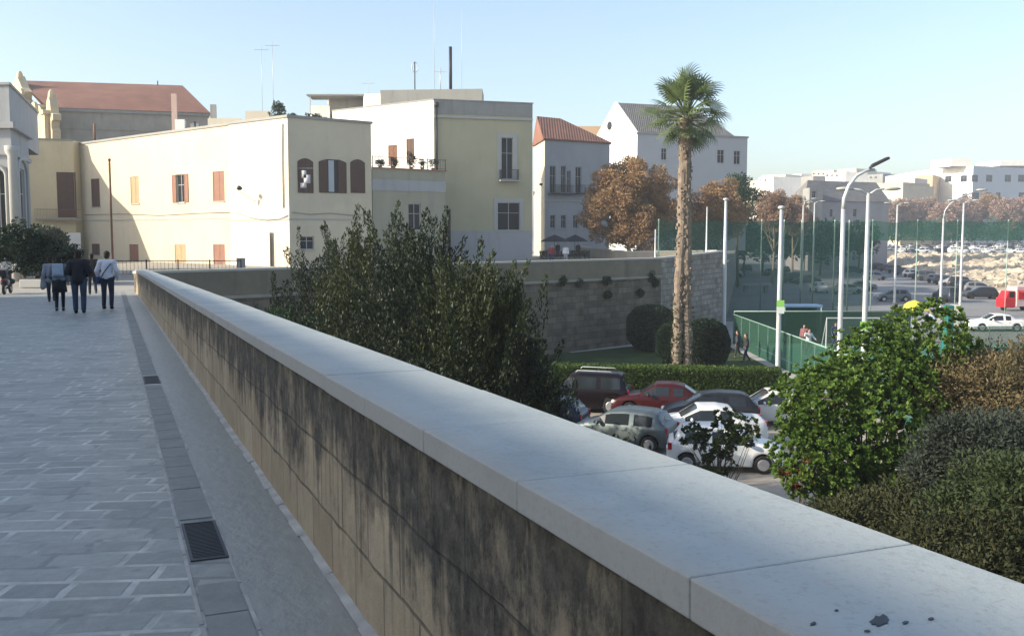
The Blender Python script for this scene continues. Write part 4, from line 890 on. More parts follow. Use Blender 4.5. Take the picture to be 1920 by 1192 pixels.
feathery(1850, 752, 21, (1.2, 1.1, .85), lf_dry, 'dry brownish feathery shrub right of the bright bush', 41)
feathery(1925, 728, 22.5, (1.0, 1.1, .95), lf_dry, 'tan feathery shrub cut by the right edge of the photo', 42)
feathery(1800, 735, 22.8, (.7, .8, .6), lf_warm, 'small olive feathery shrub behind the bright bush', 43, 40)
feathery(1850, 880, 16.5, (1.1, 1.1, .85), lf_grey, 'grey-green shadowy shrub low at the right', 44, 90, .42, nl=420)
feathery(1920, 900, 16, (1.2, 1.2, 1.0), lf_grey, 'darkest grey shrub at the lower right edge', 45, 90, .42, nl=420)
feathery(1720, 1000, 16, (1.6, 1.0, .55), leafmat('brown_undergrowth', (.016, .024, .010), (.062, .064, .026), .2, .8, 2), 'brownish low undergrowth just behind the coping', 46, 90, .38, nl=420)
feathery(1860, 1060, 14, (1.5, 1.0, .6), MATS['brown_undergrowth'], 'brownish undergrowth nearest the bottom right corner', 47, 90, .38, nl=420)
feathery(1610, 985, 18, (1.0, .8, .35), MATS['brown_undergrowth'], 'brownish low undergrowth under the bright bush', 48, 50, .3, nl=380)
feathery(1930, 1000, 14.5, (1.4, 1.2, 1.0), lf_olive2, 'dull green shrub rising at the bottom right', 49, 90, .42, nl=420)
# ivy and weeds covering the ground near the wall
rs = np.random.default_rng(50); k = 26000; a_ = rs.random(k)*52; x_ = 2+rs.random(k)**1.2*15
pos = np.stack([DH.x*a_+RH.x*x_, DH.y*a_+RH.y*x_, .05+.25*rs.random(k)*(np.sin(a_*1.3)+np.cos(x_*1.7)+2)], 1)
d_ = unit(k, rs)*.6+np.array([0, 0, .8]); d_ /= np.linalg.norm(d_, axis=1)[:, None]
g = leaves_obj('ground_cover', leaf_arrays(pos, d_, .28, .06, rs), MATS['brown_undergrowth']); tag(g, 'low brownish weeds covering the ground under the bushes', 'ground cover', kind='stuff')

# --- hedge, topiary
def hedge(name, label, A, B, th, h, mat, n, seed, L=.09):
    rs = np.random.default_rng(seed); A = Vector((*A, 0)); B = Vector((*B, 0)); Ln = (B-A).length; t = thing(name, label, 'hedge', A, math.atan2(B.y-A.y, B.x-A.x))
    MB().box((.1, .1, 0), (Ln-.1, th-.1, h-.1)).build('core', M('hedge_core', (.015, .022, .008), .95, .3, 3, bs=.5), t)
    s = rs.random(n); p = np.zeros((n, 3)); nr = np.zeros((n, 3)); top = s < .4; fr = ~top
    p[:, 0] = rs.random(n)*Ln; p[top, 1] = rs.random(top.sum())*th; p[top, 2] = h; nr[top, 2] = 1
    p[fr, 1] = 0; p[fr, 2] = rs.random(fr.sum())*h; nr[fr, 1] = -1; p += rs.normal(size=(n, 3))*.05
    d = nr+unit(n, rs)*.9+np.array([0, 0, .3]); d /= np.linalg.norm(d, axis=1)[:, None]; leaves_obj('foliage', leaf_arrays(p, d, L, .03, rs), mat, t); return t
hedge('hedge', 'long clipped green hedge behind the parked cars', P2(1035, 47.5), P2(1472, 46.0), 1.2, 1.35, lf_hedge, 26000, 51)
def topiary(px, ptop, pbot, d, rx, label, seed):
    p = at(px, pbot, d); zt = at(px, ptop, d).z; rs = np.random.default_rng(seed); t = thing('topiary_bush', label, 'bush', (p.x, p.y, 0), 0, 'round clipped bushes by the palm')
    n = 16000; q = unit(n, rs); h = zt; c = np.array([0, 0, h*.5]); lump = 1+.03*np.sin(q[:, 0]*9)*np.cos(q[:, 2]*8)
    q2 = np.sign(q)*np.abs(q)**.85; pp = c+q2*np.array([rx, rx, h*.5])*(lump*(.93+.07*rs.random(n)))[:, None]
    d_ = q+unit(n, rs)*.8; d_ /= np.linalg.norm(d_, axis=1)[:, None]; leaves_obj('foliage', leaf_arrays(pp, d_, .13, .035, rs), lf_top, t)
    mb = MB().sph((0, 0, h*.5), (rx*.85, rx*.85, h*.44), 14, 10); mb.tube([(0, 0, 0), (0, 0, h*.4)], .12, 7); mb.build('stems', MATS['hedge_core'], t, True)
topiary(1222, 572, 662, 66, 1.68, 'round dark clipped bush left of the palm trunk, against the rampart', 61)
topiary(1262, 606, 690, 58.5, 1.0, 'narrow clipped bush just left of the palm trunk base', 62)
topiary(1322, 598, 700, 57, 1.35, 'domed dark clipped bush right behind the palm trunk base', 63)

# --- palm
pt = thing('palm_tree', 'tall fan palm with two joined trunks in front of the bastion', 'palm tree', (*P2(1283, 55), 0))
ztop = at(1283, 222, 55).z
def palmtrunk(x0, x1, zsplit, r0, r1, name='trunk'):
    rs = np.random.default_rng(int(abs(x0)*100)+3); m = MB(); pts = []; rr = []; n = 46
    for i in range(n+1):
        z = ztop*i/n; f = min(1, z/zsplit); x = x0+(x1-x0)*f; pts.append((x+.03*math.sin(z), .02*math.cos(z*1.3), z)); rr.append((r0+(r1-r0)*(z/ztop))*(1+.07*rs.normal()))
    m.tube(pts, rr, 12); 
    for i in range(260):     # old leaf bases
        z = rs.random()*ztop; f = min(1, z/zsplit); x = x0+(x1-x0)*f; a = rs.random()*6.283; r = (r0+(r1-r0)*z/ztop)*.95; u_ = Vector((math.cos(a), math.sin(a), 0)); 
        m.fbox(Vector((x, 0, z))+u_*r, u_, Vector((-u_.y, u_.x, 0)), Vector((0, 0, 1)), (0, -.07, 0), (.03+.06*rs.random(), .07, .05+.12*rs.random()))
    m.build(name, M('palm_bark', (.17, .13, .10), .95, .35, 2.5, sc2=10, c2=(.30, .245, .19), bs=.8), pt, False)
palmtrunk(-.34, -.06, 11.5, .27, .29); palmtrunk(.29, .06, 11.0, .25, .30)
# creeper on the lowest part of the trunks
rs = np.random.default_rng(4); k = 700; zc = rs.random(k)**1.4*4.0; a_ = rs.random(k)*6.28; xs = np.where(rs.random(k) < .7, -.33, .28)
pp = np.stack([xs+np.cos(a_)*.33, np.sin(a_)*.33, zc], 1); dd = unit(k, rs); leaves_obj('creeper', leaf_arrays(pp, dd, .13, .045, rs), lf_warm, pt)
def frond(seed, L=1.3, fan=.95, nseg=22, droop=.5):
    rs = np.random.default_rng(seed); m = MB(); hub = Vector((L*.62, 0, .05*L)); m.tube([(0, 0, 0), (L*.35, 0, .06*L), hub], [.035, .025, .018], 5)
    for i in range(nseg):
        a = (i/(nseg-1)-.5)*math.pi*1.35; l = fan*(1-.25*abs(a)/2.1)*(.9+.15*rs.random()); dr = Vector((math.cos(a), math.sin(a), .08)); s = Vector((-math.sin(a), math.cos(a), 0)); w_ = .036
        p1 = hub+dr*l*.5; p2 = hub+dr*l*.8-Vector((0, 0, droop*l*.18)); p3 = hub+dr*l*.97-Vector((0, 0, droop*l*.48))
        m.add([hub, p1+s*w_, p1-s*w_, p2+s*w_*.6, p2-s*w_*.6, p3], [(0, 2, 1), (1, 2, 4, 3), (3, 4, 5)])
    return m.build('frond', lf_palm, pt)
protos = [frond(100+i, L=1.5+.25*(i % 3), droop=.4+.4*i/3) for i in range(4)]
rs = np.random.default_rng(77); NF = 54
for i in range(NF):
    o = protos[i] if i < 4 else protos[i % 4].copy()
    if i >= 4: col.objects.link(o); o.parent = pt
    t_ = i/(NF-1); el = rad(82-132*t_**1.05+rs.normal()*7); az = i*2.39996+rs.normal()*.15; s = (1.02+.3*rs.random())*(1.0 if t_ < .8 else .85)
    o.location = (.0+.12*math.cos(az), .12*math.sin(az), ztop+.55-.9*t_)
    o.rotation_euler = (Matrix.Rotation(az, 3, 'Z') @ Matrix.Rotation(-el, 3, 'Y') @ Matrix.Rotation(rs.normal()*.4, 3, 'X')).to_euler(); o.scale = (s, s, s)

# --- autumn trees and others
GA = 'rust-brown autumn trees beyond the bastion'
tree('autumn_tree', 'largest rust-brown tree left of the palm, in front of the hipped house', (*P2(1180, 106), TZ), 10.2, (5.2, 4.5, 5.0), .3, lf_autumn, M('pale_bark', (.30, .24, .17), .9, .2, 3), GA, ncl=210, rc=.8, nl=260, L=.24, W=.07, seed=71, hollow=.3, cz=5.6, tr=.24, nlimb=26)
tree('autumn_tree', 'rust-brown tree directly right of the palm trunk', (*P2(1345, 118), 1.0), 15.2-1.7, (3.7, 3.4, 3.7), .3, lf_autumn, MATS['pale_bark'], GA, ncl=100, rc=.85, nl=240, L=.24, W=.07, seed=72, hollow=.35, cz=9.6, tr=.22)
tree('evergreen_tree', 'dark green tree crown right of the hall wall', (*P2(1385, 128), 1.0), 15.3, (2.6, 2.6, 3.2), .3, lf_deep, m_bark, ncl=60, rc=.8, nl=110, L=.28, W=.09, seed=73, hollow=.35, cz=11.3, tr=.22)
tree('autumn_tree', 'small rust-brown tree right of the dark green crown', (*P2(1450, 150), 0), 13.8, (3.6, 3.4, 3.0), .3, lf_autumn2, MATS['pale_bark'], GA, ncl=80, rc=.8, nl=220, L=.26, W=.08, seed=74, hollow=.35, cz=11.3, tr=.22)
tree('autumn_tree', 'rust-brown tree partly behind the dormer of the grey roof house', (*P2(1487, 165), 0), 13.8, (3.4, 3.0, 3.2), .3, lf_autumn2, MATS['pale_bark'], GA, ncl=80, rc=.8, nl=220, L=.26, W=.08, seed=75, hollow=.35, cz=10.6, tr=.22)
tree('autumn_tree', 'low brownish tree under the palm-side autumn tree', (*P2(1290, 135), 2), 11, (4.5, 3.0, 4.0), .3, lf_autumn2, MATS['pale_bark'], GA, ncl=80, rc=.9, nl=220, L=.26, W=.08, seed=76, hollow=.35, cz=6, tr=.22)
# far row
GF = 'brown trees in the far row by the yellow and white blocks'
desc = ['below the pale yellow block', 'below the ochre block', 'left of the white block', 'in front of the white block', 'in front of the shaded side of the white block', 'orange-tinted, before the white block windows', 'near the right edge of the photo', 'at the right edge of the photo']
for i, px in enumerate((1650, 1690, 1728, 1768, 1805, 1850, 1890, 1925)):
    d = 400+9*(i % 3); ztr = at(px, (378, 374, 372, 385, 372, 366, 372, 370)[i], d).z
    tree('far_tree', f'brown tree of the far row {desc[i]}', (*P2(px, d), 0), ztr, (6.6, 5, 6.2), .3, lf_far if i != 5 else lf_autumn, MATS['pale_bark'], GF, ncl=70, rc=1.8, nl=110, L=.8, W=.25, seed=90+i, hollow=.3, cz=ztr-6, tr=.35, nlimb=8)
NTH = ['first', 'second', 'third', 'fourth', 'fifth', 'sixth', 'seventh', 'eighth', 'ninth', 'tenth', 'eleventh', 'twelfth', 'thirteenth', 'fourteenth', 'fifteenth', 'sixteenth']
GG = 'dark green trees along the far waterfront road'
for i in range(16):
    px = 1395+i*36; d = (185 if i < 7 else 380)+(i*53 % 40)*(.4 if i < 7 else 1); ztr = at(px, 412+(i*7 % 5), d).z
    tree('waterfront_tree', f'dark blue-green tree, {NTH[i]} from the left in the far row behind the parked cars', (*P2(px, d), 0), ztr, ((3.0, 2.6, 3.6) if i < 7 else (4.8, 3.6, 4.6)), .3, lf_fargreen, m_bark, GG, ncl=44, rc=1.3, nl=34, L=.8, W=.26, seed=130+i, hollow=.2, cz=ztr-(3.5 if i < 7 else 3.9), tr=.25, nlimb=6)
# terrace shrubbery at left end of promenade
def shrub(name, label, px, pyb, d, R, zc, mat, seed, z0=TZ, ncl=70, nl=150, L=.16, W=.05, group=None, rc=.45):
    p = at(px, pyb, d); rs = np.random.default_rng(seed); t = thing(name, label, 'shrub', (p.x, p.y, z0), 0, group); v, cc = crown((0, 0, zc), R, ncl, rc, nl, L, W, rs, .2, .3); leaves_obj('foliage', v, mat, t)
    mb = MB(); limbs(mb, (0, 0, 0), (0, 0, zc), .09, .05, [tuple(cc[i]) for i in range(8)], rs); mb.build('trunk', m_bark, t, True); return t
shrub('dark_shrub', 'big dark shrub in front of the arcaded house', 50, 530, 53, (2.0, 1.3, 1.35), 2.1, lf_top, 150)
shrub('dark_shrub', 'lower dark shrub to the right, behind the woman with the backpack', 112, 530, 54.5, (1.3, 1.1, 1.0), 1.2, lf_top, 151, ncl=50)
t = thing('stone_planter', 'low pale stone block at the foot of the dark shrub', 'planter', at(68, 532, 50)); t.location.z = TZ+.02
MB().box((-.75, -.25, 0), (.65, .25, .42)).build('block', m_trim, t, bevel=.04); MB().box((-.68, -.18, .42), (.58, .18, .45)).build('soil', m_soil, t)
# caper tufts on the rampart
GCP = 'dark caper tufts hanging on the rampart'
uR = (Vector((C1.x, C1.y, 0))-Vector((E1.x, E1.y, 0))).normalized()
for i, (px, py, s, lb) in enumerate(((1052, 527, .5, 'leftmost'), (1083, 530, .6, 'second from the left'), (1134, 526, .8, 'middle, larger'), (1136, 552, .35, 'tiny one below the middle'), (1198, 548, .4, 'small one left of the corner'), (1218, 520, 1.0, 'biggest, near the corner of the rampart'), (1228, 532, .7, 'low one under the biggest'))):
    A_, B_2 = (E1.x-.35, E1.y-.2), (C1.x, C1.y); a, z_ = uz(A_, B_2, px, py); nR = Vector((uR.y, -uR.x, 0)); p = Vector((*A_, 0))+uR*a+nR*.05; p.z = z_
    t = thing('caper_tuft', f'{lb} caper tuft on the rough rampart face', 'wall plant', p, math.atan2(uR.y, uR.x), GCP); r_ = np.random.default_rng(160+i)
    v, _ = crown((0, -.1, 0), (.45*s, .2, .4*s), 12, .2, 50, .12, .045, r_, -.3, .2); leaves_obj('foliage', v, m_leafdark, t)
    mb = MB(); mb.tube([(0, .1, .1), (0, -.1, .05), (.05, -.2, -.15)], [.03, .02, .01], 5); mb.build('stem', m_bark, t, True)
# ================================================================== CARS
def paint(name, c, rough=.25, metal=.0):
    if name in MATS: return MATS[name]
    m, n, b, tc = newmat(name); f = noise(n, tc.outputs['Object'], 3, 4)
    n.links.new(mixc(n, mth(n, 'MULTIPLY', f, .3), c, mul(c, .6)), b.inputs['Base Color']); b.inputs['Roughness'].default_value = rough+.08
    b.inputs['Metallic'].default_value = metal; b.inputs['Coat Weight'].default_value = .12; b.inputs['Specular IOR Level'].default_value = .3; b.inputs['Coat Roughness'].default_value = .12; MATS[name] = m; return m
m_tyre = M('tyre_rubber', (.02, .02, .02), .9, .1, 5); m_rim = M('wheel_rim', (.45, .45, .46), .35, .05, 5, metal=.6, bs=0)
m_black = M('black_plastic', (.02, .02, .021), .6, .1, 5, bs=0); m_headl = M('headlight_glass', (.6, .62, .64), .1, .05, 5, bs=0, spec=.8)
m_taill = M('tail_light_red', (.35, .01, .01), .2, .05, 5, bs=0); m_plate = M('number_plate', (.7, .7, .68), .5, .02, 5, bs=0)
m_carglass = M('car_glass', (.02, .025, .028), .05, .1, .5, bs=0, spec=.45)
def interp(pts, x):
    for (x0, y0), (x1, y1) in zip(pts, pts[1:]):
        if x <= x1: t = (x-x0)/(x1-x0) if x1 > x0 else 0; return y0+(y1-y0)*t
    return pts[-1][1]
KIND = {
 # top line (x from rear 0..L), belt line, cabin from..to, glass [rear screen, roof, windscreen]
 'hatch': dict(L=3.85, W=1.64, top=[(0, .75), (.06, .98), (.16, 1.02), (.42, 1.36), (.75, 1.45), (1.6, 1.48), (2.25, 1.40), (2.95, .98), (3.4, .88), (3.75, .72), (3.85, .55)], belt=[(0, .92), (2.8, .90), (3.85, .72)], cab=(.12, 2.95), rs=(.2, .5), ws=(2.32, 2.92), axles=(.62, 3.08), r=.30),
 'sedan': dict(L=4.4, W=1.72, top=[(0, .7), (.08, .93), (.75, .98), (1.3, 1.34), (1.8, 1.42), (2.5, 1.41), (3.2, .97), (3.9, .86), (4.3, .7), (4.4, .5)], belt=[(0, .90), (3.1, .88), (4.4, .68)], cab=(.75, 3.2), rs=(.8, 1.28), ws=(2.56, 3.16), axles=(.85, 3.6), r=.31),
 'suv': dict(L=4.1, W=1.74, top=[(0, .8), (.05, 1.08), (.12, 1.15), (.30, 1.66), (.5, 1.74), (2.2, 1.76), (2.6, 1.66), (3.1, 1.12), (3.7, 1.02), (4.02, .85), (4.1, .6)], belt=[(0, 1.06), (3.0, 1.03), (4.1, .85)], cab=(.1, 3.1), rs=(.14, .32), ws=(2.62, 3.06), axles=(.75, 3.3), r=.35),
}
def car(kind, mat, label, loc, rz, group=None, roofmat=None, simple=False):
    k = KIND[kind]; L, W = k['L'], k['W']; t = thing('parked_car', label, 'car', loc, rz, group); ax = k['axles']; r = k['r']; ar = r+.07
    n = 22 if simple else 64; mb = MB(); rows = []
    for i in range(n+1):
        x = L*i/n; zt = interp(k['top'], x); zb = min(interp(k['belt'], x), zt-.02); e = min(x, L-x); w_ = W/2*(1-.16*math.exp(-e/.22)-.0)
        bot = .22
        for a in ax:
            if abs(x-a) < ar: bot = max(bot, r+math.sqrt(max(0, ar*ar-(x-a)**2))*.98)
        cab = zt > zb+.12; wr = w_*(.76 if cab else .90); h = zt-zb
        half = [(0, bot), (w_*.97, bot), (w_, bot+.04), (w_*1.0, (bot+zb)/2), (w_*.98, zb-.05), (w_*.95, zb), (wr+(w_*.95-wr)*.15, zb+h*.82), (wr*.88, zb+h*.97), (wr*.4, zt), (0, zt)]
        rows.append([(x, y, z) for y, z in half]+[(x, -y, z) for y, z in half[-2:0:-1]])
    m_ = len(rows[0]); vs = [v for r_ in rows for v in r_]; fs = []
    for i in range(n):
        for j in range(m_): fs.append((i*m_+j, (i+1)*m_+j, (i+1)*m_+(j+1) % m_, i*m_+(j+1) % m_))
    fs.append(tuple(range(m_))); fs.append(tuple(n*m_+j for j in range(m_-1, -1, -1))); mb.add(vs, fs); mb.v = [(x-L/2, y, z) for x, y, z in mb.v]
    body = mb.build('body', mat, t, True)
    if roofmat is None: roofmat = mat
    def side(x, f):   # f 0 belt..1 roof edge
        zt = interp(k['top'], x); zb = min(interp(k['belt'], x), zt-.02); e = min(x, L-x); w_ = W/2*(1-.16*math.exp(-e/.22)); wr = w_*.76; h = zt-zb
        y = w_*.95+(wr+(w_*.95-wr)*.15-w_*.95)*f; return (x-L/2, y+.012, zb+h*.82*f)
    c0, c1 = k['cab']; c0 = max(c0, k['rs'][1]); c1 = k['ws'][1]
    wins = [(k['rs'][1]-.05, (c0+c1)/2-.45), ((c0+c1)/2-.38, c1-.10)]
    for s in (1, -1):
        for (x0, x1) in wins:
            g = MB(); N = 6; bt = []; tpx = []
            for i in range(N+1):
                x = x0+.1+(x1-x0-.12)*i/N; f1 = .92; p0 = side(x, .07); p1 = side(x, f1)
                if interp(k['top'], x)-interp(k['belt'], x) < .18: p1 = side(x, .75)
                bt.append((p0[0], s*p0[1], p0[2])); tpx.append((p1[0], s*p1[1], p1[2]))
            g.add(bt+tpx, [(i, i+1, N+2+i, N+1+i) if s > 0 else (N+1+i, N+2+i, i+1, i) for i in range(N)]); g.build('side_window', m_carglass, t)
    def screen(nm, x0, x1):
        g = MB(); a = []
        for x, f in ((x0, 0), (x1, 1)):
            zt = interp(k['top'], x); w_ = W/2*.76 if interp(k['top'], x) > interp(k['belt'], x)+.3 else W/2*.86
            a += [(x-L/2, -w_*.9, zt-.035), (x-L/2, 0, zt+.014), (x-L/2, w_*.9, zt-.035)]
        d = .012 if x1 > L/2 else -.012; a = [(x+d, y, z+.012) for x, y, z in a]; g.add(a, [(0, 3, 4, 1), (1, 4, 5, 2)]); g.build(nm, m_carglass, t)
    screen('rear_window', *k['rs']); screen('windscreen', *k['ws'][::1])
    for a in ax:
        for s in (1, -1):
            wm = MB(); y = s*(W/2-.1); wm.tube([(0, -.1, 0), (0, -.085, 0), (0, .085, 0), (0, .1, 0)], [r-.03, r, r, r-.03], 20)
            wo = wm.build('wheel', m_tyre, t, False); wo.location = (a-L/2, y, r)
            if not simple:
                rm = MB(); rm.tube([(0, s*.101, 0), (0, s*.108, 0)], [r*.64, r*.60], 18)
                rm.build('rim', m_rim, wo)
    if not simple:
        for s in (1, -1):
            zf = interp(k['belt'], L-.15); hl = MB().sph((L/2-.10, s*(W/2*.68), zf-.10), (.12, .20, .09), 10, 6); hl.build('headlight', m_headl, t, True)
            tl = MB().box((-L/2-.005, s*W/2*.78-.11, interp(k['belt'], .1)-.2), (-L/2+.12, s*W/2*.78+.05, interp(k['belt'], .1)+.02)); tl.build('tail_light', m_taill, t, bevel=.015)
            mm = MB().sph((c1-L/2-.35, s*(W/2+.10), interp(k['belt'], c1)+.10), (.06, .11, .08), 8, 6); mm.build('mirror', mat, t, True)
            dh = MB(); 
            for xx in wins: dh.box((xx[0]-L/2+.18, s*(W/2*.985)-.012, interp(k['belt'], xx[0])-.16), (xx[0]-L/2+.34, s*(W/2*.985)+.03, interp(k['belt'], xx[0])-.13))
            dh.build('door_handle', mat, t)
        MB().box((-L/2-.03, -W/2*.86, .28), (-L/2+.1, W/2*.86, .46)).build('bumper', m_black if kind == 'suv' else mat, t, bevel=.03)
        MB().box((L/2-.1, -W/2*.84, .26), (L/2+.02, W/2*.84, .44)).build('bumper', m_black if kind == 'suv' else mat, t, bevel=.03)
        MB().box((-L/2-.045, -.26, .56), (-L/2+.05, .26, .67)).build('number_plate', m_plate, t); MB().box((L/2-.02, -.26, .36), (L/2+.035, .26, .47)).build('number_plate', m_plate, t)
        if kind == 'suv':
            for s in (1, -1): rr = MB(); rr.tube([(-1.3, s*.62, 1.78), (-1.25, s*.62, 1.84), (.2, s*.62, 1.85), (.3, s*.62, 1.78)], .022, 6); rr.build('roof_rail', m_galv, t, True)
            sp = MB(); sp.tube([(-L/2-.02, -.1, .95), (-L/2-.03, -.1, .95)], .01, 6)
    return t
GCAR = 'cars parked below the parapet wall'
p_ = lambda px, py: tuple(gr(px, py, .01))
car('suv', paint('black_maroon', (.006, .002, .0025)), 'black and maroon boxy car with roof rails by the hedge', p_(1096, 768), rad(166), GCAR)
car('sedan', paint('dark_red', (.05, .007, .007)), 'dark red car parked against the green hedge', p_(1243, 776), rad(170), GCAR)
car('hatch', paint('silver_grey', (.13, .16, .165), .3, .5), 'silver-grey small hatchback just above the coping edge', p_(1168, 835), rad(152), GCAR)
car('sedan', paint('white_a', (.72, .72, .70)), 'white car between the silver hatchback and the small white one', p_(1322, 826), rad(176), GCAR)
car('hatch', paint('white_b', (.75, .76, .75)), 'small rounded white car behind the thin young tree', p_(1360, 876), rad(-8), GCAR)
car('sedan', paint('white_c', (.62, .61, .58)), 'white car half hidden behind the left side of the bright bush', p_(1452, 792), rad(177), GCAR)
car('hatch', paint('black_c', (.02, .02, .022)), 'dark car whose roof shows between the white cars', p_(1330, 799), rad(174), GCAR)
car('hatch', paint('navy', (.02, .03, .06)), 'dark blue car just showing at the edge of the big dark bush', p_(1010, 810), rad(160), GCAR)
# road cars
GR1 = 'cars on and along the waterfront road'
car('sedan', MATS['white_a'], 'white car driving by on the road at the right edge of the court', p_(1866, 620), rad(178), GR1)
car('hatch', MATS['silver_grey'], 'grey car on the road left of the yellow parasol', p_(1673, 565), rad(175), GR1)
ONES = ['', 'first', 'second', 'third', 'fourth', 'fifth', 'sixth', 'seventh', 'eighth', 'ninth', 'tenth', 'eleventh', 'twelfth', 'thirteenth', 'fourteenth', 'fifteenth', 'sixteenth', 'seventeenth', 'eighteenth', 'nineteenth']
def ordw(k): return ONES[k] if k < 20 else (('twentieth', 'thirtieth', 'fortieth')[k//10-2] if k % 10 == 0 else ('twenty', 'thirty', 'forty')[k//10-2]+'-'+ONES[k % 10])
pal = [(.02, .02, .025), (.03, .04, .06), (.32, .34, .35), (.62, .62, .6), (.05, .06, .07), (.15, .16, .17), (.10, .02, .02), (.05, .10, .16), (.7, .7, .68), (.22, .24, .26)]
pn = ['black', 'navy', 'silver', 'white', 'charcoal', 'dark grey', 'dark red', 'blue', 'bright white', 'grey']
protos = {}
def farcar(i, px, py, rz, label, group=GR1, z=.01, ci=None):
    ci = (i*7+3) % 10 if ci is None else ci; kd = ('hatch', 'sedan', 'suv', 'hatch')[i % 4]; key = (kd, ci)
    q = gr(px, py, z); 
    if key not in protos: protos[key] = car(kd, paint('car_'+pn[ci], pal[ci]), label, q, rz, group, simple=True); return protos[key]
    o = copy_tree(protos[key]); o.location = q; o.rotation_euler.z = rz; tag(o, label, 'car', group); return o
# dark row beside the shore rocks
spots = []
for i in range(13):
    px = 1650+i*15.5; spots.append((px, 505+i*3.6, rad(-22), f'{pn[(i*7+3)%10]} car, number {i+1} of the row curving along the shore rocks'))
words = ['first', 'second', 'third', 'fourth', 'fifth', 'sixth', 'seventh', 'eighth', 'ninth', 'tenth', 'eleventh', 'twelfth', 'last']
for i, (px, py, rz, lb) in enumerate(spots):
    farcar(i, px, py, rz, f'{pn[(3 if i == 4 else (0, 4, 5, 1, 2)[i % 5])]} car, {words[i]} from the left in the row beside the shore rocks', ci=(3 if i == 4 else (0, 4, 5, 1, 2)[i % 5]))
farcar(0, 1838, 560, rad(170), 'dark car parked at the near end of the rocks, nose toward the court', ci=0)
farcar(2, 1775, 565, rad(95), 'navy boxy car on the road in front of the rocks', ci=1)
# cars seen through the net
net = [(1508, 498, 2), (1548, 500, 3), (1562, 500, 9), (1470, 512, 4), (1450, 517, 5), (1512, 533, 0), (1490, 530, 1), (1535, 548, 8), (1590, 551, 2), (1612, 545, 5), (1372, 520, 2), (1400, 508, 4), (1600, 512, 1), (1620, 498, 8), (1580, 488, 2), (1430, 492, 5), (1640, 525, 9)]
nl = ['pale car through the net left of the bent lamp', 'white car through the net below the slim far lamp', 'grey car beside the white one through the net', 'charcoal car through the net near the tall court pole', 'dark grey car just left of the tall court pole through the net', 'black car through the net behind the shelter', 'navy car through the net left of the black one', 'bright white car through the net above the shelter right end', 'silver car behind the bent lamp pole', 'dark grey car between the two near lamp poles', 'silver car near the bastion edge through the net', 'charcoal car near the bastion edge through the net', 'navy car behind the near lamp poles', 'bright white car right of the near lamp poles', 'silver car far behind the bent lamp pole', 'dark grey car high behind the net', 'grey car right of the slim lamp pole']
for i, ((px, py, ci), lb) in enumerate(zip(net, nl)): farcar(i, px, py, rad((5, 172, 20, 90)[i % 4]), lb, 'cars seen through the green court net', ci=ci)
# far crowded car park
GFAR = 'cars crowding the far car park beyond the rocks'
rr = random.Random(12)
for row, (py, x0, x1, st, z_) in enumerate(((492, 1628, 1668, 17, .01), (484, 1625, 1660, 16, .01), (475.3, 1668, 1925, 19, 2.51), (471.5, 1660, 1925, 16, 2.51), (468, 1656, 1925, 14, 2.51), (464.5, 1652, 1925, 12.5, 2.51), (461, 1650, 1925, 11.5, 2.51))):
    px = x0; kk = 0; rk = ['nearest', 'second', 'third', 'fourth', 'fifth', 'sixth', 'farthest'][row]
    while px < x1:
        if rr.random() < .9:
            kk += 1; ci = rr.choice([0, 1, 2, 2, 3, 4, 8, 8, 9, 3, 8])
            farcar(rr.randrange(4), px, py+rr.uniform(-.5, .5), rad(rr.choice([0, 180, 90, 80])+rr.uniform(-12, 12)), f'{pn[ci]} car, {ordw(kk)} from the left, {rk} row of the far car park', GFAR, z=z_, ci=ci)
        px += st*rr.uniform(.9, 1.25)

# ================================================================== SHORE ROCKS AND RAISED CAR PARK
LIFT = 2.5
def rocks():
    near = [(1672, 238), (1705, 205), (1735, 187), (1780, 165), (1835, 140), (1905, 118), (2010, 100)]; far = [(1676, 257), (1710, 257), (1750, 257), (1800, 257), (1850, 257), (1920, 257), (2010, 257)]; N = 16; vs = []; fs = []
    rs = np.random.default_rng(5)
    for (a, b) in zip(near, far):
        A, B = P2(*a), P2(*b)
        for k in range(N+1):
            f = k/N; edge = k in (0, N); vs.append((A[0]+(B[0]-A[0])*f, A[1]+(B[1]-A[1])*f, .012+2.2*f**1.3+(0 if edge else rs.random()*.3)))
    for i in range(len(near)-1):
        for k in range(N): fs.append((i*(N+1)+k, (i+1)*(N+1)+k, (i+1)*(N+1)+k+1, i*(N+1)+k+1))
    tag(MB().add(vs, fs).build('shore', m_rock, smooth=True), kind='structure')
    t = MB(); n = 0
    while n < 1000:
        i = rs.integers(len(near)-1); u = rs.random(); f = rs.random(); a = (near[i][0]*(1-u)+near[i+1][0]*u, near[i][1]*(1-u)+near[i+1][1]*u); b = (far[i][0]*(1-u)+far[i+1][0]*u, 257)
        A, B = P2(*a), P2(*b); x = A[0]+(B[0]-A[0])*f; y = A[1]+(B[1]-A[1])*f; z = 2.2*f**1.3
        s_ = rs.uniform(.3, 1.1)*(1+y/300); b_ = MB().sph((0, 0, 0), (s_, s_*rs.uniform(.5, 1), s_*rs.uniform(.25, .5)), 7, 5)
        t.add([(x+v[0]*(1+.25*rs.normal()), y+v[1]*(1+.25*rs.normal()), z+max(-.1, v[2]*(1+.3*rs.normal())+s_*.12)) for v in b_.v], b_.f); n += 1
    tag(t.build('shore_rocks', m_rock), 'sunlit tan boulders covering the shore right of the lamp poles', 'rocks', kind='stuff')
rocks()
A = P2(1655, 258); B = P2(1990, 258); C_ = P2(1990, 560); D_ = P2(1640, 560)
MB().prism([A, B, (B[0]+150, B[1]), (C_[0]+150, C_[1]), D_], 0, LIFT).build('upper_car_park', m_asph)['kind'] = 'structure'
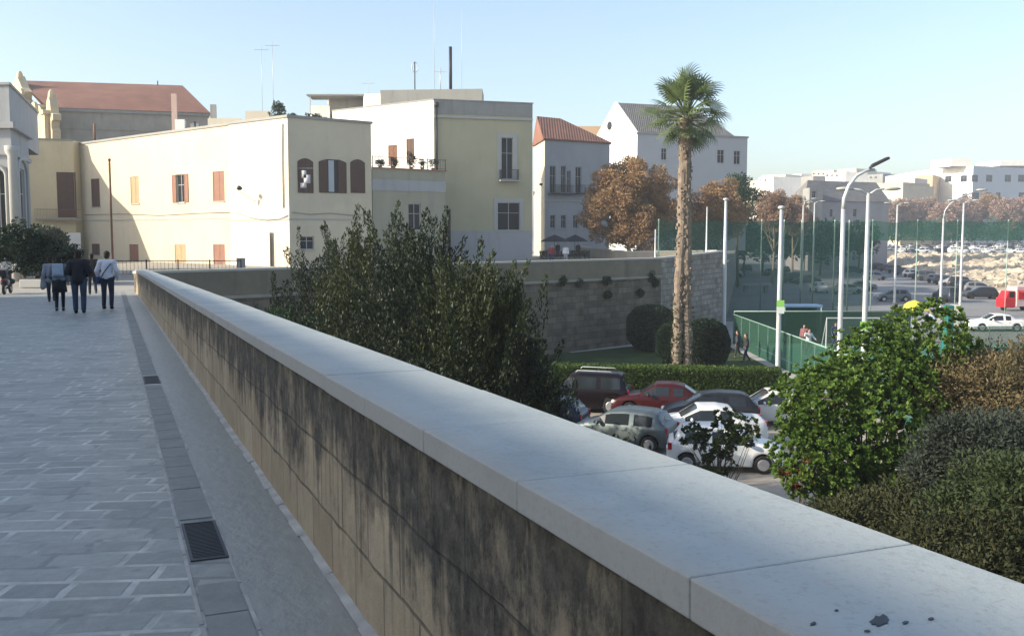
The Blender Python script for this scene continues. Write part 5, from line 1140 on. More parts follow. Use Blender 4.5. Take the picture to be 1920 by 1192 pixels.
wallseg('sea_wall', 'low grey sea wall between the rocks and the far car park', (A[0], A[1]-.7), (B[0], B[1]-.7), 0, LIFT+.5, .6, m_greytrim, m_trim)

# ================================================================== COURT
CX0, CX1, CY0, CY1 = 15.8, 37, 37, 70
sheet('court_floor', [(CX0, CY0), (CX1, CY0), (CX1, CY1), (CX0, CY1)], .016, m_court)
m_line = M('court_line', (.6, .62, .6), .8, .05, 3)
lm = MB()
for (a, b) in (((17, 38.5), (36, 38.6)), ((17, 68.4), (36, 68.5)), ((17, 53.4), (36, 53.5))): lm.add([(a[0], a[1], .021), (b[0], a[1], .021), (b[0], b[1], .021), (a[0], b[1], .021)], [(0, 1, 2, 3)])
for x in (17, 35.9): lm.add([(x, 38.6, .021), (x+.1, 38.6, .021), (x+.1, 68.4, .021), (x, 68.4, .021)], [(0, 1, 2, 3)])
tag(lm.build('court_markings', m_line), kind='structure')
n_fence = netmat('green_mesh', (.035, .10, .068), .36); n_dense = netmat('dark_green_windscreen', (.014, .050, .034), .72); n_high = netmat('high_teal_net', (.014, .082, .062), .60)
m_post = M('pale_green_steel', (.30, .42, .36), .5, .08, 3)
def meshfence(name, label, A, B, h, mesh, post, step=2.5, group=None, cat='fence', z0=0):
    A = Vector((*A, z0)); B = Vector((*B, z0)); L = (B-A).length; t = thing(name, label, cat, A, math.atan2(B.y-A.y, B.x-A.x), group)
    MB().box((0, -.006, .05), (L, .006, h-.04)).build('mesh_panel', mesh, t); m = MB(); m.tube([(0, 0, h), (L, 0, h)], .035, 6); m.build('top_rail', post, t, True)
    n = max(1, round(L/step))
    for i in range(n+1): MB().tube([(L*i/n, .05, 0), (L*i/n, .05, h)], .035, 6).build('post', post, t, True)
    return t
meshfence('court_fence', 'left side fence of the court running toward the viewer with green mesh', (CX0, CY1), (CX0, CY0), 2.15, n_fence, m_post, 2.4)
meshfence('court_fence', 'far end fence of the court lined with dark green windscreen', (CX0+.1, CY1+.05), (28.5, CY1+.05), 2.35, n_dense, m_post, 3)
meshfence('court_fence', 'lower far fence of the court right of the straight lamp pole', (28.6, CY1+.05), (CX1, CY1+.05), 1.25, n_fence, m_post, 3)
meshfence('court_fence', 'right side fence of the court behind the bright bush', (CX1+.02, CY1), (CX1+.02, CY0), 2.0, n_fence, m_post, 2.4)
# tall ball-stop net
t = thing('high_net', 'tall teal ball-stop net strung on poles behind the court', 'net', (*P2(1232, 86), 0)); bs = t.location; e1 = P2(1632, 90)
def netpanel(nm, A, B, z0, z1, mat, parent):
    m = MB(); N = 24; vs = []; 
    for i in range(N+1):
        f = i/N; s_ = .18*math.sin(f*N*.5)**2; vs += [(A[0]+(B[0]-A[0])*f, A[1]+(B[1]-A[1])*f, z0), (A[0]+(B[0]-A[0])*f, A[1]+(B[1]-A[1])*f, z1-s_)]
    m.add(vs, [(2*i, 2*i+2, 2*i+3, 2*i+1) for i in range(N)]); return m.build(nm, mat, parent, world=True)
netpanel('net_mesh', P2(1232, 86), e1, .1, EYE+1.25, n_high, t)
for px in (1235, 1325, 1428, 1470, 1503, 1526, 1565, 1592, 1630):
    q = P2(px, 86+(px-1232)*.01+.1); MB().tube([(q[0], q[1], 0), (q[0], q[1], EYE+1.35)], .06, 6).build('net_pole', m_post, t, True, world=True)
t = thing('high_net', 'high band of green netting above the car park at the right', 'net', (*P2(1634, 92), 0)); 
netpanel('net_mesh', P2(1634, 92), P2(1960, 92), EYE-.55, EYE+1.3, netmat('green_band_net', (.02, .10, .07), .6), t)
for px in (1636, 1720, 1795, 1890, 1955):
    q = P2(px, 92.1); MB().tube([(q[0], q[1], 0), (q[0], q[1], EYE+1.4)], .05, 6).build('net_pole', m_post, t, True, world=True)
# goal
def goal(x, y, w_, h, label, rz=0):
    t = thing('goal_frame', label, 'goal', (x, y, .02), rz); m = MB(); m.tube([(0, 0, 0), (0, 0, h), (w_, 0, h), (w_, 0, 0)], .06, 6); m.build('frame', m_galv, t)
    m = MB(); m.tube([(0, 0, h), (0, 1, 0)], .03, 5); m.tube([(w_, 0, h), (w_, 1, 0)], .03, 5); m.tube([(0, 1, 0), (w_, 1, 0)], .03, 5); m.build('rear_frame', m_galv, t)
    m = MB(); m.add([(0, .02, h), (w_, .02, h), (w_, 1, .02), (0, 1, .02)], [(0, 1, 2, 3)]); m.build('goal_net', netmat('goal_netting', (.3, .35, .33), .3), t)
q = at(1549, 640, 67); goal(q.x, q.y, 3.6, 2.1, 'pale goal frame at the far end of the green court')
# shelter
q = gr(1475, 632); t = thing('bench_shelter', 'blue-roofed bench shelter beyond the far court fence', 'shelter', (*P2(1474, 74), 0))
MB().box((0, 0, 2.35), (2.9, 1.5, 2.5)).build('roof', M('blue_sheet', (.12, .22, .36), .4, .1, 2), t); MB().box((0, 1.4, .3), (2.9, 1.45, 2.35)).build('back_panel', netmat('shelter_panel', (.04, .14, .12), .8), t)
for x in (.05, 2.8): MB().tube([(x, .05, 0), (x, .05, 2.35)], .04, 6).build('post', m_post, t, True)
MB().box((.2, .9, .4), (2.7, 1.3, .46)).build('bench', m_galv, t)
q = gr(1405, 548); t = thing('concrete_bench', 'long pale concrete slab on the verge behind the court', 'bench', (q.x-1, q.y, 0)); MB().box((0, 0, .9), (4.2, 1.2, 1.15)).build('slab', m_trim, t, bevel=.02)
for x in (.4, 3.2): MB().box((x, .2, 0), (x+.4, 1.0, .9)).build('leg', m_greytrim, t)

# ================================================================== LAMP POSTS AND POLES
GL = 'street lamps and poles on the right'
def simplepole(px, ytop, pyb, d, r, label, mat=m_galv, head=None, name='lamp_post', cat='lamp post'):
    b = at(px, 440, d); h = at(px, ytop, d).z; t = thing(name, label, cat, (b.x, b.y, 0), 0, GL)
    MB().tube([(0, 0, 0), (0, 0, .3), (0, 0, h*.5), (0, 0, h)], [r*1.5, r*1.15, r, r*.7], 10).build('pole', mat, t, True)
    if head == 'arm2':
        m = MB(); m.tube([(0, 0, h-.1), (.35, 0, h+.15), (.9, 0, h+.2)], .045, 6); m.tube([(0, 0, h-.1), (-.35, 0, h+.15), (-.9, 0, h+.2)], .045, 6); m.build('arm', mat, t, True)
        for s in (1, -1): MB().sph((s*1.1, 0, h+.2), (.42, .16, .09), 10, 6).build('lamp_head', m_trim, t, True)
    if head == 'arm':
        m = MB(); m.tube([(0, 0, h-.1), (.15, 0, h+.4), (.6, 0, h+.75), (1.2, 0, h+.9)], .05, 6); m.build('arm', mat, t, True); MB().sph((1.5, 0, h+.92), (.45, .16, .09), 10, 6).build('lamp_head', m_trim, t, True)
    if head == 'flood':
        m = MB(); m.box((-.5, -.05, h-.05), (.5, .05, h+.05)); m.build('crossbar', mat, t)
        for x in (-.35, .35): MB().box((x-.22, -.22, h+.02), (x+.22, .02, h+.34)).build('floodlight', m_trim, t, bevel=.02)
    if head == 'cap': MB().sph((0, 0, h+.05), (r*1.6, r*1.6, .12), 8, 6).build('cap', mat, t, True)
    return t
simplepole(1464, 391, 700, 55, .13, 'tall pale pole at the corner of the court with a green and white sign', head='cap', name='court_pole', cat='pole')
simplepole(1360, 375, 600, 80, .16, 'pale pole rising at the right edge of the bastion wall', head='cap', name='court_pole', cat='pole')
simplepole(1325, 388, 600, 84, .08, 'thin pole between the palm and the bastion edge', name='court_pole', cat='pole')
simplepole(1229, 430, 600, 87, .09, 'short pale pole left of the palm trunk above the rampart', name='court_pole', cat='pole')
simplepole(1626, 362, 700, 46, .12, 'straight pale lamp pole right of the bent one, with a flat twin head', head='arm2')
simplepole(1505, 385, 560, 135, .14, 'far lamp post left of its neighbour behind the net', head='arm')
simplepole(1526, 380, 560, 135, .13, 'far twin-arm lamp post behind the net', head='arm2')
simplepole(1681, 384, 560, 110, .13, 'twin-arm lamp post in front of the pale yellow block', head='arm2')
simplepole(1805, 380, 560, 88, .11, 'straight lamp post in front of the sunlit white block', head='arm2')
t = simplepole(1768, 410, 560, 90, .11, 'lamp post with a long curved arm left of the white block'); h = at(1768, 410, 90).z
m = MB(); m.tube([(0, 0, h-.05), (.1, 0, h+.7), (.5, 0, h+1.3), (1.4, 0, h+1.9), (3.0, 0, h+2.5)], .06, 6); m.build('arm', m_galv, t, True); MB().sph((3.4, 0, h+2.6), (.55, .2, .12), 10, 6).build('lamp_head', m_trim, t, True)
# the bent street lamp
b = at(1580, 440, 40); h1 = at(1580, 392, 40).z; t = thing('lamp_post', 'nearest lamp post with bent neck and dark wing-shaped head', 'lamp post', (b.x, b.y, 0), 0, GL)
MB().tube([(0, 0, 0), (0, 0, .4), (0, 0, h1*.6), (0, 0, h1)], [.15, .11, .10, .09], 12).build('pole', m_galv, t, True)
def off(px, py): v = at(px, py, 40); return (v.x-b.x, 0, v.z)
m = MB(); m.tube([(0, 0, h1-.02), off(1583, 372), off(1592, 348), off(1606, 330), off(1624, 320), off(1640, 318)], [.09, .085, .08, .07, .06, .05], 10); m.build('neck', m_galv, t, True)
m = MB(); c = off(1650, 309); m.add([(c[0]-.48, -.18, c[2]-.20), (c[0]+.34, -.22, c[2]+.22), (c[0]+.34, .22, c[2]+.22), (c[0]-.42, .16, c[2]-.14), (c[0]-.3, -.13, c[2]+.04), (c[0]+.3, -.18, c[2]+.32), (c[0]+.3, .18, c[2]+.32), (c[0]-.3, .13, c[2]+.04)], [(3, 2, 1, 0), (4, 5, 6, 7), (0, 1, 5, 4), (1, 2, 6, 5), (2, 3, 7, 6), (3, 0, 4, 7)]); m.build('lamp_head', m_iron, t, bevel=.03)
# signs on the poles
def sign(px, py, d, w_, h_, label, seedc):
    q = at(px, py, d); t = thing('pole_sign', label, 'sign', (q.x, q.y-.16, q.z), 0, 'green and white signs on the poles')
    MB().box((-w_/2, 0, -h_/2), (w_/2, .02, 0)).build('white_panel', M('sign_white', (.72, .76, .72), .5, .03, 3), t); MB().box((-w_/2, 0, .002), (w_/2, .02, h_/2)).build('green_panel', M('sign_green', (.30, .62, .12), .5, .05, 3), t)
    MB().tube([(0, .02, 0), (0, .12, 0)], .02, 6).build('clamp', m_galv, t)
sign(1462, 575, 55, .42, .75, 'small green and white sign on the tall court pole', 1)
sign(1621, 618, 45.8, .52, .80, 'larger green and white sign on the straight lamp pole', 2)

# ================================================================== KIOSK, PARASOL, BIN
q = gr(1893, 582, .01); t = thing('food_cart', 'red and white three-wheeled vending van on the road at the right edge', 'van', q, rad(8)); m_rd = paint('kiosk_red', (.55, .02, .03))
MB().box((-1.1, -.75, .35), (.1, .75, 1.3)).build('cab_body', m_rd, t, bevel=.08); MB().add([(-.95, -.7, 1.3), (.1, -.7, 1.3), (.1, .7, 1.3), (-.95, .7, 1.3), (-.6, -.62, 2.05), (.1, -.62, 2.05), (.1, .62, 2.05), (-.6, .62, 2.05)], [(4, 5, 6, 7), (0, 1, 5, 4), (1, 2, 6, 5), (2, 3, 7, 6), (3, 0, 4, 7)]).build('cab_top', m_rd, t)
MB().box((-.55, -.72, 1.4), (-.02, -.64, 1.95)).build('side_window', m_carglass, t); MB().box((.14, -.85, .45), (2.6, .85, 2.5)).build('box_body', M('pink_white', (.62, .45, .42), .5, .1, 2), t, bevel=.04)
MB().box((.3, -.90, 1.2), (1.4, -.852, 2.0)).build('serving_hatch', m_rd, t); MB().add([(.2, -.86, 2.1), (1.6, -.86, 2.1), (1.6, -1.5, 1.9), (.2, -1.5, 1.9), (.2, -.86, 2.14), (1.6, -.86, 2.14), (1.6, -1.5, 1.94), (.2, -1.5, 1.94)], [(0, 1, 2, 3), (7, 6, 5, 4), (0, 4, 5, 1), (2, 6, 7, 3)]).build('awning', m_rd, t)
for x, y in ((-.7, 0), (1.9, -.65), (1.9, .65)): o = MB().tube([(0, -.08, 0), (0, .08, 0)], .3, 16).build('wheel', m_tyre, t); o.location = (x, y, .3)
q = gr(1719, 640, .01); q = Vector((*P2(1719, 64), .01)); t = thing('parasol', 'bright yellow parasol poking up behind the bright bush', 'parasol', q)
zt = at(1719, 563, 64).z; m = MB(); m.tube([(0, 0, zt), (0, 0, zt-.14), (0, 0, zt-.62)], [.03, .45, 1.05], 8, False); m.build('canopy', M('yellow_cloth', (.75, .60, .07), .8, .06, 2), t); MB().tube([(0, 0, 0), (0, 0, zt)], .03, 6).build('pole', m_galv, t, True)
q = Vector((*P2(1788, 66), .01)); zt = at(1788, 572, 66).z; t = thing('waste_container', 'teal and white banner-like container above the bright bush', 'container', q)
MB().box((-.35, -.4, 0), (.05, .4, zt)).build('teal_half', M('teal', (.02, .15, .15), .5, .06, 2), t, bevel=.03); MB().box((.07, -.4, 0), (.5, .4, zt)).build('white_half', M('offwhite', (.62, .60, .52), .5, .06, 2), t, bevel=.03)
# ================================================================== PEOPLE
def cloth(name, c): return M(name, c, .9, .12, 3, sc2=25, bs=.25)
m_skin = M('skin', (.42, .24, .16), .6, .06, 5, bs=.05)
def remesh(o, v, sm=3):
    m = o.modifiers.new('remesh', 'REMESH'); m.mode = 'VOXEL'; m.voxel_size = v; m.use_smooth_shade = True
    s = o.modifiers.new('smooth', 'SMOOTH'); s.iterations = sm; s.factor = .5
def lerp(a, b, f): return Vector(a).lerp(Vector(b), f)
def person(label, loc, rz, J, clo, hair=(.02, .015, .01), hl='short', H=1.72, fine=.012, extra=None, group=None, shoes=(.02, .02, .02)):
    """J: joint overrides; clo: dict of clothing; faces +y when rz = 0"""
    s = H/1.75; d = dict(hipL=(-.10, 0, .93), hipR=(.10, 0, .93), kneeL=(-.10, .10, .50), kneeR=(.11, .02, .49), ankL=(-.10, .16, .09), ankR=(.11, -.22, .14), chest=(0, .02, 1.32), neck=(0, .02, 1.47), head=(0, .05, 1.63),
        shL=(-.185, .01, 1.42), shR=(.185, .01, 1.42), elL=(-.25, -.05, 1.15), elR=(.25, -.02, 1.15), wrL=(-.25, .06, .92), wrR=(.26, .10, .93), look=0.0)
    d.update(J); g = lambda k: Vector(d[k])*s; t = thing('person', label, 'person', loc, rz, group)
    b = MB(); hp = (g('hipL')+g('hipR'))/2
    b.caps(g('hipL')+Vector((0, 0, .02)), g('hipR')+Vector((0, 0, .02)), .115*s, .115*s); b.caps(hp+Vector((0, 0, .05)), lerp(hp, g('chest'), .5), .125*s, .125*s); b.caps(lerp(hp, g('chest'), .5), g('chest'), .125*s, .15*s)
    b.caps(g('shL'), g('shR'), .075*s, .075*s); b.caps(g('chest'), g('neck'), .13*s, .062*s); b.caps(g('neck'), g('head'), .055*s, .058*s)
    hd = g('head'); lk = d['look']; f = Vector((math.sin(lk), math.cos(lk), 0)); sd_ = Vector((f.y, -f.x, 0))
    b.sph(hd+Vector((0, 0, .035*s)), (.082*s, .098*s, .11*s), 14, 10); b.sph(hd-Vector((0, 0, .04*s))+f*.02*s, (.062*s, .075*s, .075*s), 12, 8)
    b.caps(hd+f*.09*s+Vector((0, 0, .02*s)), hd+f*.112*s-Vector((0, 0, .012*s)), .011*s, .016*s, 8)
    for q in (1, -1): b.sph(hd+sd_*q*.083*s+Vector((0, 0, .005)), (.014*s, .024*s, .034*s), 8, 6)
    for q in 'LR':
        b.caps(g('hip'+q), g('knee'+q), .085*s, .056*s); b.caps(g('knee'+q), g('ank'+q), .055*s, .038*s); b.caps(g('ank'+q)-Vector((0, .03, .03)), g('ank'+q)+Vector((0, .14*s, -.055)), .038*s, .03*s)
        b.caps(g('sh'+q), g('el'+q), .052*s, .040*s); b.caps(g('el'+q), g('wr'+q), .040*s, .027*s)
        a = (g('wr'+q)-g('el'+q)).normalized(); side = Vector((0, 1, 0))-a*a.y; side.normalize(); pal_ = g('wr'+q)+a*.045*s
        for k in range(4):
            o_ = side*(.024-.016*k)*s; l = (.062, .070, .066, .052)[k]*s; p0 = g('wr'+q)+o_*.8; p1 = p0+a*.085*s; inn = Vector((-1 if q == 'R' else 1, 0, 0)); p2 = p1+(a*.8+inn*.35).normalized()*l*.55; p3 = p2+(a*.55+inn*.7).normalized()*l*.45
            b.caps(p0, p1, .013*s, .0105*s, 6); b.caps(p1, p2, .0095*s, .009*s, 6); b.caps(p2, p3, .009*s, .0075*s, 6)
        th0 = g('wr'+q)+a*.02*s+side*.02*s; b.caps(th0, th0+(a*.55+side*.8).normalized()*.045*s, .013*s, .011*s, 6); b.caps(th0+(a*.55+side*.8).normalized()*.045*s, th0+(a*.55+side*.8).normalized()*.045*s+a*.03*s, .011*s, .009*s, 6)
    body = b.build('body', m_skin, t, True); remesh(body, fine*.62, 2)
    e = MB()
    for q in (1, -1): e.sph(hd+f*.088*s+sd_*q*.031*s+Vector((0, 0, .022*s)), .0115*s, 8, 6)
    e.build('eyes', m_dark, t, True); e = MB(); e.caps(hd+f*.094*s-sd_*.02*s-Vector((0, 0, .048*s)), hd+f*.094*s+sd_*.02*s-Vector((0, 0, .048*s)), .006*s, .006*s, 6); e.build('mouth', M('lips', (.30, .12, .09), .6), t, True)
    h = MB(); h.sph(hd+Vector((0, 0, .062*s))-f*.018*s, (.094*s, .100*s, .098*s), 14, 10); h.sph(hd+Vector((0, 0, .0*s))-f*.045*s, (.085*s, .066*s, .10*s), 12, 8)
    if hl == 'long': h.caps(hd-f*.05*s, hd-f*.075*s-Vector((0, 0, .20*s)), .085*s, .055*s)
    o = h.build('hair', cloth('hair_%02d' % int(hair[0]*500), hair), t, True); remesh(o, fine, 3)
    # clothing
    c = clo.get('top')
    if c:
        m = MB(); x = c.get('fat', .022)*s; low = c.get('low', .88)*s
        m.caps(g('shL'), g('shR'), .080*s+x, .080*s+x); m.caps(g('chest'), (hp.x, hp.y, low+.14*s), .150*s+x, .135*s+x); m.caps(Vector((-.07*s, hp.y, low+.12*s)), Vector((.07*s, hp.y, low+.12*s)), .115*s+x, .115*s+x); m.caps(g('chest'), lerp(g('chest'), g('neck'), .75), .135*s+x, .065*s+x*.4)
        for q in 'LR':
            m.caps(g('sh'+q), g('el'+q), .058*s+x, .045*s+x)
            if c.get('sleeve', 'long') == 'long': m.caps(g('el'+q), lerp(g('el'+q), g('wr'+q), .92), .045*s+x, .032*s+x*.8)
        o = m.build(c['name'], cloth(c['mat'], c['col']), t, True); remesh(o, fine, 4)
    c = clo.get('legs')
    if c:
        m = MB(); x = c.get('fat', .014)*s; m.caps(g('hipL')+Vector((0, 0, .02)), g('hipR')+Vector((0, 0, .02)), .122*s+x*.6, .122*s+x*.6)
        for q in 'LR':
            m.caps(g('hip'+q), g('knee'+q), .092*s+x, .060*s+x); m.caps(g('knee'+q), lerp(g('knee'+q), g('ank'+q), .95), .060*s+x, .046*s+x)
        o = m.build(c['name'], cloth(c['mat'], c['col']), t, True); remesh(o, fine, 3)
    c = clo.get('skirt')
    if c:
        m = MB(); m.tube([(0, hp.y, 1.02*s), (0, hp.y, .92*s), (0, hp.y+.02, .78*s), (0, hp.y+.03, .62*s)], [.15*s, .19*s, .22*s, .235*s], 18); o = m.build('skirt', cloth(c['mat'], c['col']), t, True)
    m = MB()
    for q in 'LR': m.caps(g('ank'+q)-Vector((0, .04, .045*s)), g('ank'+q)+Vector((0, .15*s, -.055*s)), .046*s, .038*s)
    o = m.build('shoes', cloth('shoe_%d' % int(shoes[0]*100), shoes), t, True); remesh(o, fine, 2)
    if extra: extra(t, s, g)
    return t
DARK = (.018, .018, .022)
def pack(col_, nm):
    def fn(t, s, g):
        m = MB(); m.box((-.15, -.32, 1.08), (.15, -.16, 1.46)); m.box((-.11, -.37, 1.12), (.11, -.321, 1.30)); o = m.build('backpack', cloth(nm, col_), t, bevel=.03)
        m = MB()
        for q in (1, -1): m.tube([(q*.10, -.17, 1.44), (q*.11, -.03, 1.53), (q*.12, .16, 1.40), (q*.13, .1, 1.15), (q*.12, -.14, 1.08)], .018, 6)
        m.build('straps', m_black, t, True)
        m = MB(); m.add([(-.12, -.375, 1.40), (.12, -.375, 1.40), (.12, -.375, 1.425), (-.12, -.375, 1.425)], [(0, 1, 2, 3)])
    return fn
def strap(t, s, g):
    m = MB(); m.tube([(.19, -.02, 1.47), (.10, -.18, 1.36), (-.06, -.19, 1.14), (-.19, -.08, .96), (-.20, .08, .98), (0, .19, 1.2), (.16, .12, 1.42), (.19, -.02, 1.47)], .016, 6, False); m.build('shoulder_strap', cloth('navy_strap', (.03, .05, .11)), t, True)
    m = MB(); m.box((-.30, -.14, .80), (-.20, .12, 1.02)); m.build('bag', cloth('navy_strap', (.03, .05, .11)), t, bevel=.02)
def held(t, s, g):
    m = MB(); p = g('wrL'); m.caps(p+Vector((-.03, .02, .12)), p+Vector((-.05, .0, -.30)), .07, .10); m.caps(p+Vector((.02, .0, .02)), p+Vector((.0, -.02, -.25)), .06, .09); o = m.build('held_jacket', cloth('grey_jacket', (.20, .22, .25)), t, True); remesh(o, .015, 3)
def gp(px, py):
    r = ray(px, py); a = DH.dot(r); s = -1.65/(r.z+SL*a); p = Vector((0, 0, EYE))+r*s; return p
GP = 'people walking away up the promenade'
person('woman in a grey top with a backpack and short dark skirt, leftmost walker', gp(113, 583), rad(17), dict(kneeL=(-.09, .03, .5), ankL=(-.09, -.08, .10), kneeR=(.09, .09, .5), ankR=(.08, .12, .09), elL=(-.29, -.02, 1.15), wrL=(-.24, .16, 1.02)),
   dict(top=dict(name='jumper', mat='steel_grey_knit', col=(.15, .18, .22), low=.9), skirt=dict(mat='black_skirt', col=DARK), legs=dict(name='leggings', mat='black_leggings', col=(.015, .016, .02), fat=.004)), hl='long', H=1.66, extra=pack((.36, .42, .50), 'grey_backpack'), group=GP)
person('person in a pale grey hooded coat close on the left of the woman', gp(97, 566), rad(20), dict(), dict(top=dict(name='coat', mat='pale_coat', col=(.22, .24, .27), low=.78, fat=.035), legs=dict(name='trousers', mat='dark_trousers', col=(.03, .035, .05))), H=1.62, group=GP, extra=held)
person('man in a black jacket and dark jeans with arms held forward', gp(150, 587), rad(14), dict(elL=(-.30, -.03, 1.18), elR=(.30, -.03, 1.18), wrL=(-.17, .17, 1.10), wrR=(.19, .17, 1.08), ankL=(-.11, .02, .09), kneeL=(-.12, .06, .5), ankR=(.12, -.10, .10), hipL=(-.11, 0, .93), hipR=(.11, 0, .93)),
   dict(top=dict(name='jacket', mat='black_jacket', col=DARK, fat=.045, low=.84), legs=dict(name='jeans', mat='blue_jeans', col=(.035, .05, .085), fat=.022)), H=1.80, group=GP)
person('man in a white shirt with a dark bag strap across his back, rightmost walker', gp(203, 579), rad(8), dict(ankR=(.11, -.04, .09), ankL=(-.13, .02, .09), kneeL=(-.12, .05, .5), elL=(-.29, -.05, 1.17), elR=(.29, -.04, 1.17), wrL=(-.27, .08, .95), wrR=(.27, .10, .96)),
   dict(top=dict(name='shirt', mat='white_shirt', col=(.55, .56, .62), sleeve='long', fat=.03, low=.88), legs=dict(name='trousers', mat='navy_trousers', col=(.03, .035, .055), fat=.016)), H=1.80, group=GP, extra=strap)
person('dark-clothed person farther off, between the black jacket and the white shirt', gp(174, 552), rad(30), dict(elR=(.33, 0, 1.2), wrR=(.30, .1, .98)), dict(top=dict(name='jacket', mat='brown_jacket', col=(.04, .03, .025), fat=.05, low=.8), legs=dict(name='trousers', mat='dark_trousers', col=(.03, .035, .05))), H=1.76, group=GP)
# distant people, coarser
def far_person(label, loc, rz, top, legs, H=1.72, group='people far off', J={}):
    return person(label, loc, rz, J, dict(top=dict(name='top', mat='far_top_%d%d' % (int(top[0]*99), int(top[2]*99)), col=top, fat=.03), legs=dict(name='trousers', mat='far_leg_%d' % int(legs[0]*99), col=legs)), H=H, fine=.03, group=group)
arm_up = dict(elR=(.34, .1, 1.35), wrR=(.40, .2, 1.55), elL=(-.34, .1, 1.2), wrL=(-.36, .25, 1.1))
far_person('player in white shirt and grey shorts on the green court', (*P2(1521, 63), .02), rad(200), (.62, .62, .62), (.1, .11, .12), J=arm_up)
far_person('person in dark top standing behind the player on the court', (*P2(1513, 66), .02), rad(150), (.22, .10, .11), (.05, .05, .06))
far_person('goalkeeper in navy by the goal frame', (*P2(1571, 67.5), .02), rad(190), (.03, .05, .14), (.03, .04, .1))
far_person('dark-clothed person at the left court fence, nearer of the pair', (*P2(1404, 60), .02), rad(80), (.03, .03, .035), (.03, .03, .035))
far_person('dark-clothed person at the left court fence, farther of the pair', (*P2(1388, 62), .02), rad(60), (.04, .05, .06), (.04, .04, .045))
far_person('person in red on the terrace ramp', (*P2(1034, 92), TZ), rad(180), (.25, .04, .05), (.03, .03, .04))
far_person('person in white on the terrace ramp, right of the one in red', (*P2(1061, 92), TZ), rad(170), (.62, .62, .64), (.3, .3, .32))
far_person('person in dark clothes under the arched windows of the hipped house', (*P2(1046, 116), TZ), rad(160), (.03, .03, .045), (.03, .03, .04))
far_person('second dark-clothed person by the hipped house, farther right', (*P2(1084, 117), TZ), rad(190), (.04, .04, .06), (.03, .03, .04))
far_person('person in pale blue on the road beside the teal container', (*P2(1752, 78), .02), rad(120), (.30, .40, .50), (.05, .07, .14))
# dark parasols in front of the hipped house
def closed_parasol(px, d, label, w_=1.5):
    t = thing('cafe_parasol', label, 'parasol', (*P2(px, d), TZ), 0, 'dark parasols before the hipped house'); MB().tube([(0, 0, 0), (0, 0, 2.6)], .03, 6).build('pole', m_iron, t, True)
    MB().tube([(0, 0, 2.7), (0, 0, 2.3), (0, 0, 1.9)], [.04, w_*.6, w_], 8, False).build('canopy', M('dark_canvas', (.04, .045, .06), .9), t)
closed_parasol(1040, 112, 'left dark parasol before the hipped house', 1.7); closed_parasol(1078, 113, 'right dark parasol before the hipped house', 1.6)
t = thing('low_hedge_planter', 'dark low planting at the foot of the hipped house', 'hedge', (*P2(1012, 108), TZ)); r_ = np.random.default_rng(3); pos = np.stack([r_.random(3000)*5.5, r_.random(3000)*.6, r_.random(3000)*.95], 1); leaves_obj('foliage', leaf_arrays(pos, unit(3000, r_), .14, .05, r_), m_leafdark, t); MB().box((.05, .1, 0), (5.4, .5, .3)).build('trough', m_greytrim, t)

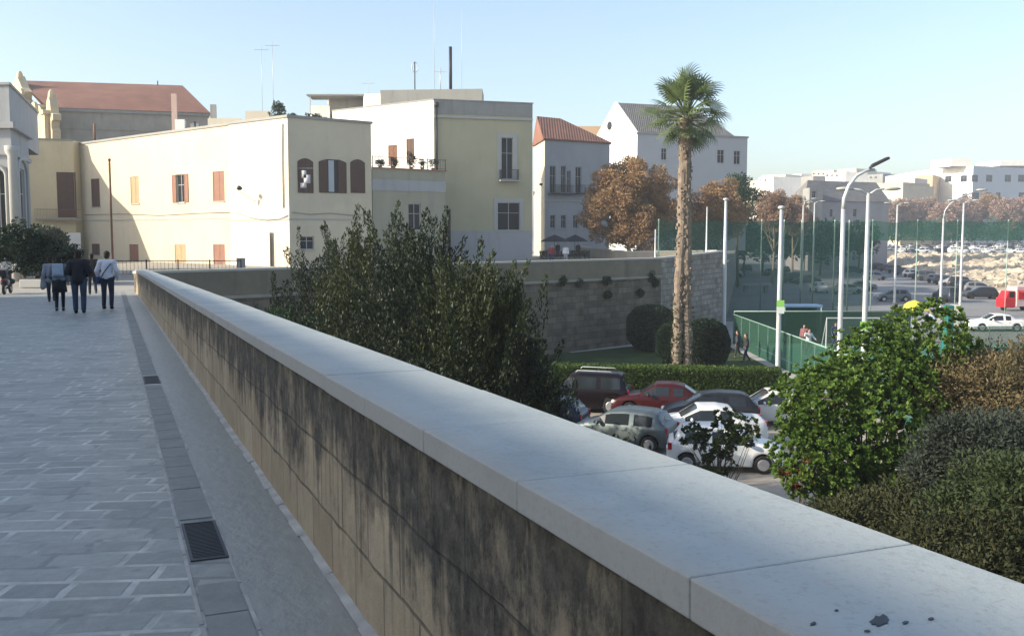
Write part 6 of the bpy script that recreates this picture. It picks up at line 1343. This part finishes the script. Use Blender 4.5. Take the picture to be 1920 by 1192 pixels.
# ================================================================== SCOOTER
def scooter():
    q = gp(14, 551); t = thing('motor_scooter', 'dark parked motor scooter at the left edge of the promenade', 'motor scooter', q, rad(105)); bl = paint('scooter_black', (.02, .02, .025))
    for x, nm in ((.62, 'front'), (-.60, 'rear')):
        m = MB(); m.tube([(0, -.05, 0), (0, -.035, 0), (0, .035, 0), (0, .05, 0)], [.22, .25, .25, .22], 22); w_ = m.build('wheel', m_tyre, t); w_.location = (x, 0, .25); r_ = MB().tube([(0, -.055, 0), (0, .055, 0)], .14, 16).build('rim', m_rim, w_)
    m = MB(); m.caps((-.55, 0, .55), (-.15, 0, .55), .17, .17); m.caps((-.75, 0, .68), (-.5, 0, .62), .10, .16); m.box((-.2, -.16, .24), (.35, .16, .32)); m.caps((.38, 0, .35), (.50, 0, .95), .12, .10); m.caps((.45, -.13, .55), (.45, .13, .55), .13, .13); o = m.build('bodywork', bl, t, True); remesh(o, .02, 4)
    m = MB(); m.caps((-.65, 0, .80), (-.05, 0, .76), .12, .13); o = m.build('seat', m_black, t, True); remesh(o, .02, 3)
    m = MB(); 
    for s in (1, -1): m.tube([(.62, s*.075, .25), (.50, s*.07, .75), (.44, s*.03, 1.0)], .022, 7)
    m.build('fork', m_galv, t, True)
    m = MB(); m.tube([(.36, -.34, 1.08), (.42, -.15, 1.04), (.44, 0, 1.02), (.42, .15, 1.04), (.36, .34, 1.08)], .016, 7); m.caps((.46, -.08, .98), (.46, .08, .98), .09, .09); m.build('handlebar', m_black, t, True)
    for s in (1, -1):
        m = MB(); m.tube([(.40, s*.22, 1.06), (.40, s*.30, 1.28)], .008, 5); m.sph((.39, s*.31, 1.31), (.02, .06, .045), 8, 6); m.build('mirror', m_rim, t, True)
    MB().sph((.56, 0, .98), (.03, .07, .06), 10, 7).build('headlight', m_headl, t, True); m = MB(); m.add([(.46, -.2, 1.05), (.46, .2, 1.05), (.36, .15, 1.45), (.36, -.15, 1.45)], [(0, 1, 2, 3)]); m.build('windshield', netmat('clear_plastic', (.5, .55, .6), .3), t)
    m = MB(); m.box((-.95, -.19, .82), (-.62, .19, 1.12)); m.build('top_case', m_black, t, bevel=.05); MB().sph((-.86, 0, .66), (.02, .08, .04), 8, 6).build('tail_light', m_taill, t, True)
    m = MB(); m.box((.45, -.055, .44), (.80, .055, .50)); m.build('mudguard', bl, t, bevel=.02); MB().tube([(-.1, .12, .25), (-.1, .25, .02)], .012, 5).build('side_stand', m_iron, t, True)
scooter()
# ================================================================== HAZE
m = bpy.data.materials.new('haze_air'); m.use_nodes = True; n = m.node_tree; n.nodes.clear()
pv = n.nodes.new('ShaderNodeVolumePrincipled'); pv.inputs['Density'].default_value = .0006; pv.inputs['Color'].default_value = (.92, .95, 1, 1); pv.inputs['Anisotropy'].default_value = .3
n.links.new(pv.outputs[0], n.nodes.new('ShaderNodeOutputMaterial').inputs['Volume'])
tag(MB().box((-700, -60, -1), (900, 900, 45)).build('haze', m), kind='stuff')
